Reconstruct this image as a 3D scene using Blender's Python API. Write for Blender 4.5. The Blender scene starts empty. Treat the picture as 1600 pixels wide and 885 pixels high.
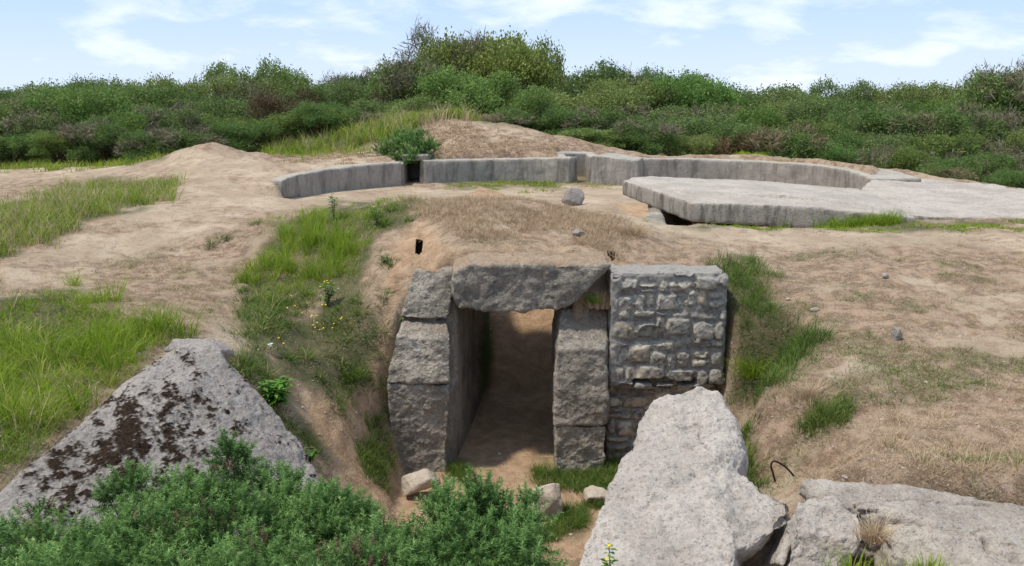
import bpy, bmesh, math, random
import numpy as np
from mathutils import Vector, Matrix
R = math.radians
rng = np.random.default_rng(7)
random.seed(7)
S = bpy.context.scene
# ------------------------------------------------------------------ camera
EYE = 4.8; PITCH = R(11.8); F = 1400.0
cam = bpy.data.cameras.new('camera'); camo = bpy.data.objects.new('camera', cam)
S.collection.objects.link(camo); S.camera = camo
camo.location = (0, 0, EYE); camo.rotation_euler = (R(90) - PITCH, 0, 0)
cam.sensor_width = 36; cam.lens = 36 * F / 1600.0; cam.clip_end = 3000; cam.clip_start = 0.05
# ------------------------------------------------------------------ light
SUN_EL = R(64); SUN_DIR = Vector((-0.85, -0.28, 0)).normalized()
sd = Vector((SUN_DIR.x * math.cos(SUN_EL), SUN_DIR.y * math.cos(SUN_EL), math.sin(SUN_EL)))
sun = bpy.data.lights.new('sun', 'SUN'); suno = bpy.data.objects.new('sun', sun)
S.collection.objects.link(suno); suno.rotation_euler = sd.to_track_quat('Z', 'Y').to_euler()
sun.energy = 3.0; sun.angle = R(4.5); sun.color = (1.0, 0.93, 0.82)
W = bpy.data.worlds.new('World'); S.world = W; W.use_nodes = True
nt = W.node_tree; nt.nodes.clear()
def N(nt, t, **k):
    n = nt.nodes.new(t)
    for a, b in k.items():
        if a.startswith('i_'):
            key = a[2:]; key = int(key) if key.isdigit() else key.replace('_', ' ')
            n.inputs[key].default_value = b
        else: setattr(n, a, b)
    return n
def L(nt, a, b): nt.links.new(a, b)
def math_n(nt, op, a, b=None, c=None, clamp=False):
    n = nt.nodes.new('ShaderNodeMath'); n.operation = op; n.use_clamp = clamp
    for i, v in enumerate((a, b, c)):
        if v is None: continue
        if hasattr(v, 'is_output'): nt.links.new(v, n.inputs[i])
        else: n.inputs[i].default_value = v
    return n.outputs[0]
def mixc(nt, fac, a, b, mode='MIX'):
    n = nt.nodes.new('ShaderNodeMix'); n.data_type = 'RGBA'; n.blend_type = mode
    for s, v in ((0, fac), (6, a), (7, b)):
        if hasattr(v, 'is_output'): nt.links.new(v, n.inputs[s])
        else: n.inputs[s].default_value = v if s == 0 else (*v, 1) if len(v) == 3 else v
    return n.outputs[2]
def ramp(nt, v, a, b):
    n = nt.nodes.new('ShaderNodeMapRange'); n.interpolation_type = 'SMOOTHSTEP'
    nt.links.new(v, n.inputs[0]); n.inputs[1].default_value = a; n.inputs[2].default_value = b
    return n.outputs[0]
sky = N(nt, 'ShaderNodeTexSky', sky_type='NISHITA', sun_disc=False, sun_elevation=SUN_EL,
        sun_rotation=math.atan2(SUN_DIR.x, SUN_DIR.y), altitude=20, air_density=1.0, dust_density=0.6, ozone_density=1.6)
tc = N(nt, 'ShaderNodeTexCoord')
sep = N(nt, 'ShaderNodeSeparateXYZ'); L(nt, tc.outputs['Generated'], sep.inputs[0])
el = sep.outputs[2]
den = math_n(nt, 'ADD', math_n(nt, 'MAXIMUM', el, 0.0), 0.30)
cx = math_n(nt, 'DIVIDE', sep.outputs[0], den); cy = math_n(nt, 'DIVIDE', sep.outputs[1], den)
comb = N(nt, 'ShaderNodeCombineXYZ'); L(nt, cx, comb.inputs[0]); L(nt, cy, comb.inputs[1]); comb.inputs[2].default_value = 3.7
n1 = N(nt, 'ShaderNodeTexNoise', i_Scale=3.0, i_Detail=9.0, i_Roughness=0.58, i_Distortion=0.25); L(nt, comb.outputs[0], n1.inputs['Vector'])
n2 = N(nt, 'ShaderNodeTexNoise', i_Scale=0.33, i_Detail=3.0, i_Roughness=0.5); L(nt, comb.outputs[0], n2.inputs['Vector'])
cv = math_n(nt, 'ADD', math_n(nt, 'MULTIPLY', n1.outputs[0], 0.7), math_n(nt, 'MULTIPLY', n2.outputs[0], 0.4))
cl = ramp(nt, cv, 0.44, 0.68)
hz = math_n(nt, 'SUBTRACT', 1.0, ramp(nt, el, -0.04, 0.14))     # milky air close to the horizon
veil = math_n(nt, 'MAXIMUM', math_n(nt, 'MULTIPLY', cl, 0.85), math_n(nt, 'MULTIPLY', hz, 0.5), clamp=True)
skyb = mixc(nt, 0.75, sky.outputs[0], (4.0, 5.7, 8.8))
skyc = mixc(nt, veil, skyb, (7.9, 8.4, 9.1))
bg = N(nt, 'ShaderNodeBackground', i_Strength=0.10); L(nt, skyc, bg.inputs[0])
wo = N(nt, 'ShaderNodeOutputWorld'); L(nt, bg.outputs[0], wo.inputs[0])
S.view_settings.view_transform = 'Standard'; S.view_settings.look = 'None'
S.view_settings.gamma = 1; S.view_settings.exposure = 0.42
S.render.engine = 'CYCLES'
S.cycles.max_bounces = 6; S.cycles.diffuse_bounces = 5; S.cycles.glossy_bounces = 1; S.cycles.transmission_bounces = 2
S.cycles.use_denoising = True
# ------------------------------------------------------------------ helpers
cp, sp = math.cos(PITCH), math.sin(PITCH)
def P(px, py, Y):                      # point of the picture ray through a photo pixel at ground distance Y
    u = (px - 800) / F; v = (442.5 - py) / F
    d = np.array([u, cp + v * sp, -sp + v * cp]); t = Y / d[1]
    return np.array([0, 0, EYE]) + d * t
def G(px, py, z):
    u = (px - 800) / F; v = (442.5 - py) / F
    d = np.array([u, cp + v * sp, -sp + v * cp]); t = (z - EYE) / d[2]
    return np.array([0, 0, EYE]) + d * t
def proj(p):                           # world -> photo pixel
    x, y, z = p[..., 0], p[..., 1], p[..., 2] - EYE
    f = np.maximum(y * cp - z * sp, 0.3); u = y * sp + z * cp
    return 800 + F * x / f, 442.5 - F * u / f
def _hash(ix, iy, iz):
    h = (ix.astype(np.int64) * 374761393 + iy.astype(np.int64) * 668265263 + iz.astype(np.int64) * 2147483647 * 3) & 0xffffffff
    h = ((h ^ (h >> 13)) * 1274126177) & 0xffffffff
    return ((h ^ (h >> 16)) & 0xffff) / 32767.5 - 1.0
def vnoise(p):
    i = np.floor(p); f = p - i; f = f * f * f * (f * (f * 6 - 15) + 10)
    ix, iy, iz = i[..., 0], i[..., 1], i[..., 2]; r = 0
    for a in (0, 1):
        wx = f[..., 0] if a else 1 - f[..., 0]
        for b in (0, 1):
            wy = f[..., 1] if b else 1 - f[..., 1]
            for c in (0, 1):
                wz = f[..., 2] if c else 1 - f[..., 2]
                r = r + wx * wy * wz * _hash(ix + a, iy + b, iz + c)
    return r
def fbm(p, scale, octv=4, gain=0.5, seed=0):
    p = np.asarray(p, float) * scale + seed * 17.13; r = 0; a = 1; s = 0
    for k in range(octv):
        r = r + a * vnoise(p * (2.03 ** k) + k * 5.7); s += a; a *= gain
    return r / s
def sstep(a, b, x):
    t = np.clip((x - a) / (b - a), 0, 1); return t * t * (3 - 2 * t)
def poly_sd(px, py, poly):             # signed distance, negative inside
    poly = np.asarray(poly, float); n = len(poly)
    d = np.full(px.shape, 1e9); inside = np.zeros(px.shape, bool)
    for i in range(n):
        a = poly[i]; b = poly[(i + 1) % n]; e = b - a
        wx = px - a[0]; wy = py - a[1]
        t = np.clip((wx * e[0] + wy * e[1]) / max(e @ e, 1e-9), 0, 1)
        d = np.minimum(d, (wx - e[0] * t) ** 2 + (wy - e[1] * t) ** 2)
        c = ((a[1] > py) != (b[1] > py))
        if abs(e[1]) > 1e-12:
            inside ^= c & (px < e[0] * (py - a[1]) / e[1] + a[0])
    d = np.sqrt(d); return np.where(inside, -d, d)
def link(o): S.collection.objects.link(o); return o
def tag(o, label=None, cat=None, group=None, kind=None):
    if label: o['label'] = label
    if cat: o['category'] = cat
    if group: o['group'] = group
    if kind: o['kind'] = kind
    return o
def empty(name, loc, label, cat, group=None):
    o = link(bpy.data.objects.new(name, None)); o.location = Vector(loc); o.empty_display_size = 0.2
    return tag(o, label, cat, group)
def mesh_np(name, v, f, mat, parent=None, smooth=True, attrs=None):
    v = np.asarray(v, np.float32); f = np.asarray(f, np.int32); k = f.shape[1]
    me = bpy.data.meshes.new(name)
    me.vertices.add(len(v)); me.vertices.foreach_set('co', v.ravel())
    me.loops.add(f.size); me.loops.foreach_set('vertex_index', f.ravel())
    me.polygons.add(len(f)); me.polygons.foreach_set('loop_start', np.arange(0, f.size, k, dtype=np.int32))
    me.polygons.foreach_set('use_smooth', np.full(len(f), smooth, bool))
    me.update(calc_edges=True)
    for an, arr in (attrs or {}).items():
        at = me.attributes.new(an, 'FLOAT', 'POINT'); at.data.foreach_set('value', np.asarray(arr, np.float32))
    me.materials.append(mat)
    if name is None: return me
    o = link(bpy.data.objects.new(name, me))
    if parent:
        o.parent = parent
        me.vertices.foreach_set('co', (v - np.array(parent.location, np.float32)).ravel()); me.update()
    return o
def set_origin(o, loc):
    me = o.data; n = len(me.vertices); c = np.empty(n * 3, np.float32); me.vertices.foreach_get('co', c)
    c = c.reshape(-1, 3) - np.array(loc, np.float32); me.vertices.foreach_set('co', c.ravel()); o.location = Vector(loc); me.update()
# ------------------------------------------------------------------ materials
def new_mat(name):
    m = bpy.data.materials.new(name); m.use_nodes = True; t = m.node_tree; t.nodes.clear()
    o = N(t, 'ShaderNodeOutputMaterial'); b = N(t, 'ShaderNodeBsdfPrincipled', i_Roughness=0.95)
    b.inputs['Specular IOR Level'].default_value = 0.15
    L(t, b.outputs[0], o.inputs[0]); return m, t, b
def noise_n(t, vec, scale, detail=4, rough=0.55, dist=0.0):
    n = N(t, 'ShaderNodeTexNoise', i_Scale=scale, i_Detail=float(detail), i_Roughness=rough, i_Distortion=dist)
    if vec is not None: L(t, vec, n.inputs['Vector'])
    return n.outputs[0]
def attr_n(t, name): return N(t, 'ShaderNodeAttribute', attribute_name=name).outputs['Fac']
def bump_n(t, h, strength, dist, prev=None):
    b = N(t, 'ShaderNodeBump', i_Strength=strength, i_Distance=dist); L(t, h, b.inputs['Height'])
    if prev is not None: L(t, prev, b.inputs['Normal'])
    return b.outputs[0]
def pos_n(t): return N(t, 'ShaderNodeNewGeometry').outputs['Position']
def scale_v(t, v, s):
    m = N(t, 'ShaderNodeVectorMath', operation='MULTIPLY'); L(t, v, m.inputs[0]); m.inputs[1].default_value = s; return m.outputs[0]

def ground_material():
    m, t, b = new_mat('ground_soil'); p = pos_n(t)
    nb = noise_n(t, p, 0.9, 6); nm = noise_n(t, p, 5.5, 6, 0.65); nf = noise_n(t, p, 34, 5, 0.7); nff = noise_n(t, p, 120, 3, 0.7)
    sand = mixc(t, ramp(t, nb, .35, .65), (.49, .39, .275), (.36, .275, .185))
    sand = mixc(t, math_n(t, 'MULTIPLY', ramp(t, nm, .48, .64), .65), sand, (.30, .215, .145))
    sand = mixc(t, math_n(t, 'MULTIPLY', ramp(t, nf, .55, .75), .4), sand, (.62, .52, .42))
    dirt = mixc(t, ramp(t, nm, .35, .65), (.47, .315, .19), (.34, .22, .13))
    dirt = mixc(t, ramp(t, nf, .58, .72), dirt, (.48, .35, .24))
    dry = mixc(t, ramp(t, nm, .40, .60), (.38, .27, .185), (.20, .135, .085))
    dry = mixc(t, math_n(t, 'MULTIPLY', ramp(t, nf, .5, .68), .7), dry, (.40, .32, .23))
    grn = mixc(t, ramp(t, nm, .4, .62), (.075, .085, .03), (.13, .11, .055))
    adirt = attr_n(t, 'dirt'); adry = attr_n(t, 'dry'); agr = attr_n(t, 'green')
    c = mixc(t, adirt, sand, dirt); c = mixc(t, adry, c, dry); c = mixc(t, agr, c, grn)
    c = mixc(t, math_n(t, 'MULTIPLY', ramp(t, nff, .56, .72), .35), c, (.55, .48, .40))
    # loose pebbles
    vo = N(t, 'ShaderNodeTexVoronoi', i_Scale=22.0, i_Randomness=1.0); L(t, p, vo.inputs['Vector'])
    sepc = N(t, 'ShaderNodeSeparateColor'); L(t, vo.outputs['Color'], sepc.inputs[0])
    peb = math_n(t, 'MULTIPLY', math_n(t, 'SUBTRACT', 1.0, ramp(t, vo.outputs['Distance'], .12, .26)), ramp(t, sepc.outputs[0], .86, .9))
    c = mixc(t, math_n(t, 'MULTIPLY', peb, .8), c, (.50, .46, .41))
    L(t, c, b.inputs['Base Color'])
    n = bump_n(t, nm, .8, .08); n = bump_n(t, nf, .8, .03, n); n = bump_n(t, nff, .5, .006, n); n = bump_n(t, peb, .7, .012, n)
    L(t, n, b.inputs['Normal']); return m
def concrete_material(name, light=(.44, .425, .40), dark=(.22, .215, .20), streak=0.0, moss=False, sand=0.0, rough_agg=1.0, stain=.5, lichen=.25):
    m, t, b = new_mat(name); p = pos_n(t)
    nb = noise_n(t, p, 1.6, 7, .65); nm = noise_n(t, p, 9, 6, .7); nf = noise_n(t, p, 55, 4, .7)
    c = mixc(t, ramp(t, nb, .38, .64), light, tuple(a * (1 - stain) + d * stain for a, d in zip(light, dark)))
    c = mixc(t, math_n(t, 'MULTIPLY', ramp(t, nm, .5, .68), .6), c, dark)
    wp = N(t, 'ShaderNodeVectorMath', operation='ADD'); L(t, p, wp.inputs[0])
    wn = N(t, 'ShaderNodeTexNoise', i_Scale=30.0, i_Detail=3.0); L(t, p, wn.inputs['Vector'])
    L(t, scale_v(t, wn.outputs['Color'], (.035, .035, .035)), wp.inputs[1])
    def agg(scale, lo, hi, frac):
        vo = N(t, 'ShaderNodeTexVoronoi', i_Scale=scale, i_Randomness=1.0); L(t, wp.outputs[0], vo.inputs['Vector'])
        sc = N(t, 'ShaderNodeSeparateColor'); L(t, vo.outputs['Color'], sc.inputs[0])
        return math_n(t, 'MULTIPLY', math_n(t, 'SUBTRACT', 1.0, ramp(t, vo.outputs['Distance'], lo, hi)), ramp(t, sc.outputs[0], frac, frac + .12)), sc
    peb, sc = agg(26.0, .15, .5, .35); peb2, sc2 = agg(62.0, .2, .6, .3)
    pc = mixc(t, ramp(t, sc.outputs[1], .2, .8), (.17, .15, .13), (.58, .54, .48)); pc = mixc(t, ramp(t, sc.outputs[2], .9, .94), pc, (.40, .24, .14))
    c = mixc(t, math_n(t, 'MULTIPLY', peb, .45 * rough_agg), c, pc)
    pc2 = mixc(t, ramp(t, sc2.outputs[1], .3, .7), (.14, .125, .11), (.62, .58, .52))
    c = mixc(t, math_n(t, 'MULTIPLY', peb2, .40 * rough_agg), c, pc2)
    ng = noise_n(t, p, 24, 7, .8); c = mixc(t, math_n(t, 'MULTIPLY', ramp(t, ng, .54, .64), .55 * rough_agg), c, tuple(x * .45 for x in dark))
    c = mixc(t, math_n(t, 'MULTIPLY', ramp(t, nf, .60, .70), .75), c, (.09, .085, .08))
    c = mixc(t, math_n(t, 'MULTIPLY', ramp(t, noise_n(t, p, 3.1, 8, .75, .6), .58, .66), lichen), c, (.50, .49, .45))
    if streak:
        q = scale_v(t, p, (4.5, 4.5, .8)); ns = noise_n(t, q, 1.0, 8, .75)
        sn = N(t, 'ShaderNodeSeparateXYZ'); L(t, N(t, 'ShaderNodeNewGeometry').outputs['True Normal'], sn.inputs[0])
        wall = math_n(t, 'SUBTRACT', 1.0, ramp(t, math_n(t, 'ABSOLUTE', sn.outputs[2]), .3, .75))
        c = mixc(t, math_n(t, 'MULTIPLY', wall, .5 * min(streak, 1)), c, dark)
        c = mixc(t, math_n(t, 'MULTIPLY', math_n(t, 'MULTIPLY', ramp(t, ns, .44, .66), streak), wall), c, (.085, .078, .066))
    if moss:
        a = attr_n(t, 'moss'); mc = mixc(t, ramp(t, nf, .4, .6), (.016, .010, .007), (.05, .03, .017)); c = mixc(t, a, c, mc)
    if sand:
        a = attr_n(t, 'sand'); c = mixc(t, a, c, mixc(t, nm, (.42, .29, .18), (.33, .22, .14)))
    L(t, c, b.inputs['Base Color'])
    n = bump_n(t, nm, .7, .03); n = bump_n(t, ng, .9 * rough_agg, .025, n); n = bump_n(t, peb, .6 * rough_agg, .014, n); n = bump_n(t, peb2, .6, .006, n); n = bump_n(t, nf, .8, .008, n)
    L(t, n, b.inputs['Normal']); return m
def masonry_material():
    m, t, b = new_mat('rubble_masonry'); p = pos_n(t)
    nm = noise_n(t, p, 11, 6, .7); nf = noise_n(t, p, 60, 4, .7); nb = noise_n(t, p, 2.2, 5, .6)
    s = attr_n(t, 'stone'); r = attr_n(t, 'tint')
    mort = mixc(t, ramp(t, nm, .4, .62), (.13, .12, .105), (.25, .235, .205))
    stone = mixc(t, r, (.23, .21, .175), (.50, .45, .36)); stone = mixc(t, ramp(t, r, .86, .9), stone, (.38, .32, .23))
    stone = mixc(t, ramp(t, nm, .45, .68), stone, (.085, .085, .08))
    c = mixc(t, s, mort, stone); c = mixc(t, math_n(t, 'MULTIPLY', ramp(t, nf, .57, .68), .6), c, (.52, .50, .47))
    c = mixc(t, math_n(t, 'MULTIPLY', ramp(t, nb, .5, .7), .3), c, (.12, .115, .10))
    c = mixc(t, math_n(t, 'MULTIPLY', attr_n(t, 'cap'), ramp(t, nm, .3, .5)), c, mixc(t, nm, (.33, .305, .27), (.22, .205, .18)))
    L(t, c, b.inputs['Base Color']); n = bump_n(t, nm, .7, .02); n = bump_n(t, nf, .6, .006, n); L(t, n, b.inputs['Normal']); return m
def leaf_material(name, a, b_, c_, trans=.25, rnd=0.0, rough=.7, spec=.1):
    m, t, b = new_mat(name); b.inputs['Roughness'].default_value = rough; b.inputs['Specular IOR Level'].default_value = spec
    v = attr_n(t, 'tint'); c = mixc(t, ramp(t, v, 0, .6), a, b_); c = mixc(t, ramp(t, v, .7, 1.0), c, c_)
    if rnd:
        oi = N(t, 'ShaderNodeObjectInfo'); c = mixc(t, 1.0, c, oi.outputs['Color'], 'MULTIPLY')
    L(t, c, b.inputs['Base Color'])
    tr = N(t, 'ShaderNodeBsdfTranslucent'); L(t, c, tr.inputs[0]); mx = N(t, 'ShaderNodeMixShader', i_0=trans)
    out = [n for n in t.nodes if n.type == 'OUTPUT_MATERIAL'][0]
    L(t, b.outputs[0], mx.inputs[1]); L(t, tr.outputs[0], mx.inputs[2]); L(t, mx.outputs[0], out.inputs[0]); return m
def plain(name, col, rough=.8, sc=20, col2=None):
    m, t, b = new_mat(name); b.inputs['Roughness'].default_value = rough
    L(t, mixc(t, ramp(t, noise_n(t, pos_n(t), sc, 5), .35, .65), col, col2 or tuple(x * .6 for x in col)), b.inputs['Base Color']); return m
M_ground = ground_material()
M_conc = concrete_material('weathered_concrete', (.47, .41, .33), (.17, .15, .12), sand=1, streak=.45, stain=.8, lichen=.5, rough_agg=1.2)
M_slabR = concrete_material('pale_concrete', (.54, .48, .415), (.32, .28, .235), rough_agg=.85, stain=.5, lichen=.35)
M_slabL = concrete_material('mossy_concrete', (.38, .335, .295), (.20, .18, .155), moss=True, rough_agg=.9, stain=.5)
M_pit = concrete_material('stained_concrete', (.42, .38, .32), (.24, .215, .18), streak=.6, rough_agg=.5)
M_ledge = concrete_material('warm_ledge_rock', (.47, .415, .345), (.25, .21, .17), rough_agg=.8, stain=.7, lichen=.4)
M_flat = concrete_material('bleached_concrete', (.50, .445, .375), (.28, .245, .20), rough_agg=.8, stain=.5, streak=0.85)
M_boul = concrete_material('pale_boulder', (.46, .39, .31), (.28, .21, .15), rough_agg=.25, stain=.4)
M_mason = masonry_material()
M_grass = leaf_material('green_grass_blades', (.11, .19, .02), (.26, .36, .03), (.38, .40, .10), .35)
M_grassd = leaf_material('deep_grass_blades', (.07, .12, .022), (.14, .21, .04), (.34, .32, .14), .3)
M_dry = leaf_material('dry_grass_blades', (.40, .285, .18), (.56, .43, .28), (.24, .22, .08), .2)
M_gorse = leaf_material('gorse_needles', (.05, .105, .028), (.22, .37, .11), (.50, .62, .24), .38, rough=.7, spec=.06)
M_gdead = leaf_material('dead_gorse', (.12, .07, .045), (.22, .14, .095), (.30, .22, .16), .1)
M_stem = plain('bark_stem', (.12, .085, .055))
M_leaf = leaf_material('shrub_leaves', (.10, .145, .05), (.215, .285, .095), (.34, .36, .17), .4, rnd=1)
M_fgor = leaf_material('distant_gorse_leaves', (.075, .13, .04), (.17, .26, .07), (.30, .26, .15), .4, rnd=1)
M_twig = leaf_material('grey_twigs', (.12, .11, .065), (.20, .18, .11), (.28, .25, .17), .0, rnd=1)
M_broad = leaf_material('broad_leaves', (.06, .16, .025), (.12, .27, .04), (.17, .33, .07), .35)
M_yel = plain('yellow_petals', (.85, .60, .01), .6); M_white = plain('white_petals', (.8, .8, .78), .6)
M_rust = plain('rusty_iron', (.06, .035, .025), .7, 60); M_dark = plain('burrow_soil_shade', (.05, .035, .022))  # M_dark: burrow soil, with the hole's shade put into its near-black colour
# ------------------------------------------------------------------ terrain
CP = [ # photo pixel and distance of points on the uncut ground
 (0,420,11.9),(100,380,13.6),(200,345,15.3),(300,318,17.5),(330,226,24.2),(290,236,24.6),(200,400,13.3),(100,430,12),(150,460,10.8),(30,480,10.0),(300,480,10.9),(250,430,12.3),
 (380,540,10),(330,420,12.6),(380,380,13.8),(100,560,8.8),(0,620,7.6),(200,520,9.6),(60,690,6.5),(0,770,5.6),(250,560,8.7),(350,500,10.5),
 (430,360,14.2),(500,336,14.4),(420,430,12.6),(500,450,12.1),(560,400,12.5),(600,360,13.2),(560,470,11.6),(590,450,11.5),
 (640,312,14.4),(740,308,14.2),(800,311,14.1),(850,318,13.8),(905,334,13.5),(960,352,13.2),(1010,372,12.9),
 (640,400,12),(660,360,12.8),(700,412,11.6),(800,404,11.65),(800,360,12.5),(900,375,12.3),(950,395,11.9),(900,410,11.7),
 (1050,405,11.9),(1060,385,12.8),(1130,400,12.2),(1200,378,13.8),(1400,378,13.8),(1600,378,13.8),(1600,360,14.8),(1300,362,14.8),(1100,352,15.2),
 (1300,450,11.3),(1200,430,12),(1450,430,11.9),(1600,450,11.4),(1400,530,9.6),(1600,540,9.5),(1500,650,7.7),(1300,700,6.9),(1600,700,7.0),(1250,600,8.5),(1400,740,6.4),
 (1150,480,11),(1180,560,9.9),(1200,640,8.3),(1180,700,7.3),(1240,770,6.2),(1600,790,5.9),(1240,540,9.9),
 (0,350,14.8),(100,330,16),(0,300,20),(100,300,20.5),(200,285,22),(0,272,26),(0,258,31),(200,262,26),(270,250,24),(330,233,24),(390,245,24.5),(250,290,20.5),
 (330,285,21),(400,300,19.5),(450,250,27.5),(530,235,29.5),(500,318,18),(640,305,19.5),(760,302,20),(900,308,18.6),(950,325,16.8),(1000,345,15.4),
 (550,205,32),(480,240,30),(620,192,34),(690,188,29),(760,192,29),(830,203,28.5),(900,226,27.4),(930,241,27),(960,243,26),(640,240,26.3),(560,250,25.2),
 (600,225,28.5),(690,208,27.4),(800,216,27.0),(880,236,26.4),(1000,246,26.2),(1100,248,26.6),(1190,250,26),(1280,255,25),(1370,265,23.5),(1480,280,22),(1600,297,20.8),
 (1480,310,19),(1600,320,18),(1420,338,16.8),(1080,351,16.4),(1250,351,16.1),(990,316,18.9),(1150,352,16.0),(1400,351,15.9),(1030,335,17.6),(1600,348,15.7),(560,540,11.1),(500,560,10.7),(605,565,11.05),(600,640,10.8),(595,715,10.5),(500,700,9.5),(440,620,9.6),(420,570,10.0),(470,645,9.7),(540,760,9.3),(560,810,8.9),(620,830,8.9),(520,800,8.6),(480,760,8.6),(540,640,10.3)]
cps = [P(*c) for c in CP]
for x, y, z in [(-14,12,2.3),(-14,6,2.3),(14,8,2.2),(14,14,2.5),(-5,4,2.4),(-2.5,4.6,1.9),(0,4.8,1.7),(1.6,4.8,1.7),(3,4.6,1.8),(5,4,2.1),(-3,2,2.6),(0,2,2.6),(3,2,2.6),
                (0,0,3.15),(-5,0,3.1),(5,0,3.1),(0,-6,3.1),(0,15.6,2.65),(1,16.5,2.6),(-1,16.5,2.6),(2.5,15.5,2.58),(0.5,18.3,2.58),(-3,16,2.75),
                (14,22,2.0),(10,25,2.0),(18,18,2.1),(-20,30,2.4),(-10,34,2.5),(5,31,2.5),(10,31,2.1),(15,30,2.0),(0,36,3.0),(0,45,2.9),(-20,45,2.7),(20,45,2.5),(40,30,2.4),(-40,30,2.4),
                (0,80,3),(60,80,3),(-60,80,3),(-60,0,2.5),(60,0,2.5),(0,-60,3),(-1.2,9.9,.1),(-1.0,9.0,.1),(-1,6.2,1.3),(1.2,6.4,1.4),(2.4,7.4,1.6)]:
    cps.append(np.array([x, y, z]))
cps = np.array(cps)
def _phi(r2): return np.sqrt(r2 + 0.16)
dx = cps[:, None, :2] - cps[None, :, :2]; A = _phi((dx ** 2).sum(-1)); n = len(cps)
A += 0.0 * np.eye(n) - 0.02 * np.eye(n)
Bm = np.block([[A, np.ones((n, 1))], [np.ones((1, n)), np.zeros((1, 1))]])
wts = np.linalg.solve(Bm, np.append(cps[:, 2], 0))
def h_high(x, y):
    sh = x.shape; xf = np.clip(x.ravel(), -90, 90); yf = np.clip(y.ravel(), -70, 110); out = np.empty(xf.size)
    for i in range(0, xf.size, 20000):
        a = xf[i:i + 20000, None] - cps[None, :, 0]; b = yf[i:i + 20000, None] - cps[None, :, 1]
        out[i:i + 20000] = _phi(a * a + b * b) @ wts[:-1] + wts[-1]
    return np.clip(out.reshape(sh), -1, 5)
FORE = [(-0.78,11.5),(-.80,11.1),(-1.45,11.15),(-1.50,10.6),(-1.35,9.9),(-1.2,9.2),(-.9,8.5),(-.3,7.9),(.8,7.7),(1.3,8.0),(1.6,8.7),(2.0,9.6),(2.5,10.5),(2.6,11.2),(1.2,11.35),(1.15,11.15),(.60,11.15),(.60,11.5)]
# gun pit wall line: photo x, distance, top y, bottom y
WL = [(440,20.9,282,286),(458,21.3,274,286),(500,22.3,266,291),(560,23.3,258,291),(628,24.0,253,292)]
WC = [(663,24.5,251,292),(735,25.1,249,289),(800,25.3,248,286),(850,25.1,247,287),(890,24.6,246,292)]
WR = [(922,24.5,243,290),(945,24.3,244,288),(975,24.1,248,284),(998,24.0,250,281)]
WA = [(1002,25.0,247,276),(1100,25.2,249,277),(1190,24.7,252,282),(1260,23.7,256,289),(1320,22.5,263,296),(1362,21.2,279,298)]
def wall_xy(l): return [tuple(P(a, c, Y)[:2]) for a, Y, c, d in l]
recess = [(2.0, 24.6), (1.75, 26.6), (2.35, 26.6), (2.18, 24.5)]
wl, wc, wr, wa = map(wall_xy, (WL, WC, WR, WA))
gap = [(wl[-1][0], wl[-1][1] + .1), (wl[-1][0], 26.0), (wc[0][0], 26.0), (wc[0][0], wc[0][1] + .1)]
rec = [(wc[-1][0], 26.4), (wr[0][0] + .05, 26.4)]
PIT = wl + gap + wc + rec + wr + wa + [(7.6, 19.8), (6.0, 19.0), (3.5, 18.4), (0, 19.0), (-2.5, 19.0), (-4.5, 19.6)]
PW0, PW1 = (-0.80, -0.22), (0.60, 1.15)       # x of passage walls at y=11 and y=15.5
APR = [tuple(P(*q)[:2]) for q in ((1000,285,20.0),(1085,320,16.9),(1430,338,16.5),(1600,341,16.3),(1900,352,15.8),(1900,325,19.0),(1600,299,20.4),(1480,282,21.5),(1372,270,22.8),(1330,300,20.6),(1180,288,20.6))]
def pw(y): t = (y - 11) / 4.5; return PW0[0] + (PW0[1] - PW0[0]) * t, PW1[0] + (PW1[1] - PW1[0]) * t
def low_floor(x, y):
    p = np.stack([x, y, np.zeros_like(x)], -1)
    return 0.02 + .035 * fbm(p, 1.3, 3) + .03 * np.maximum(0, y - 12)
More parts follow.
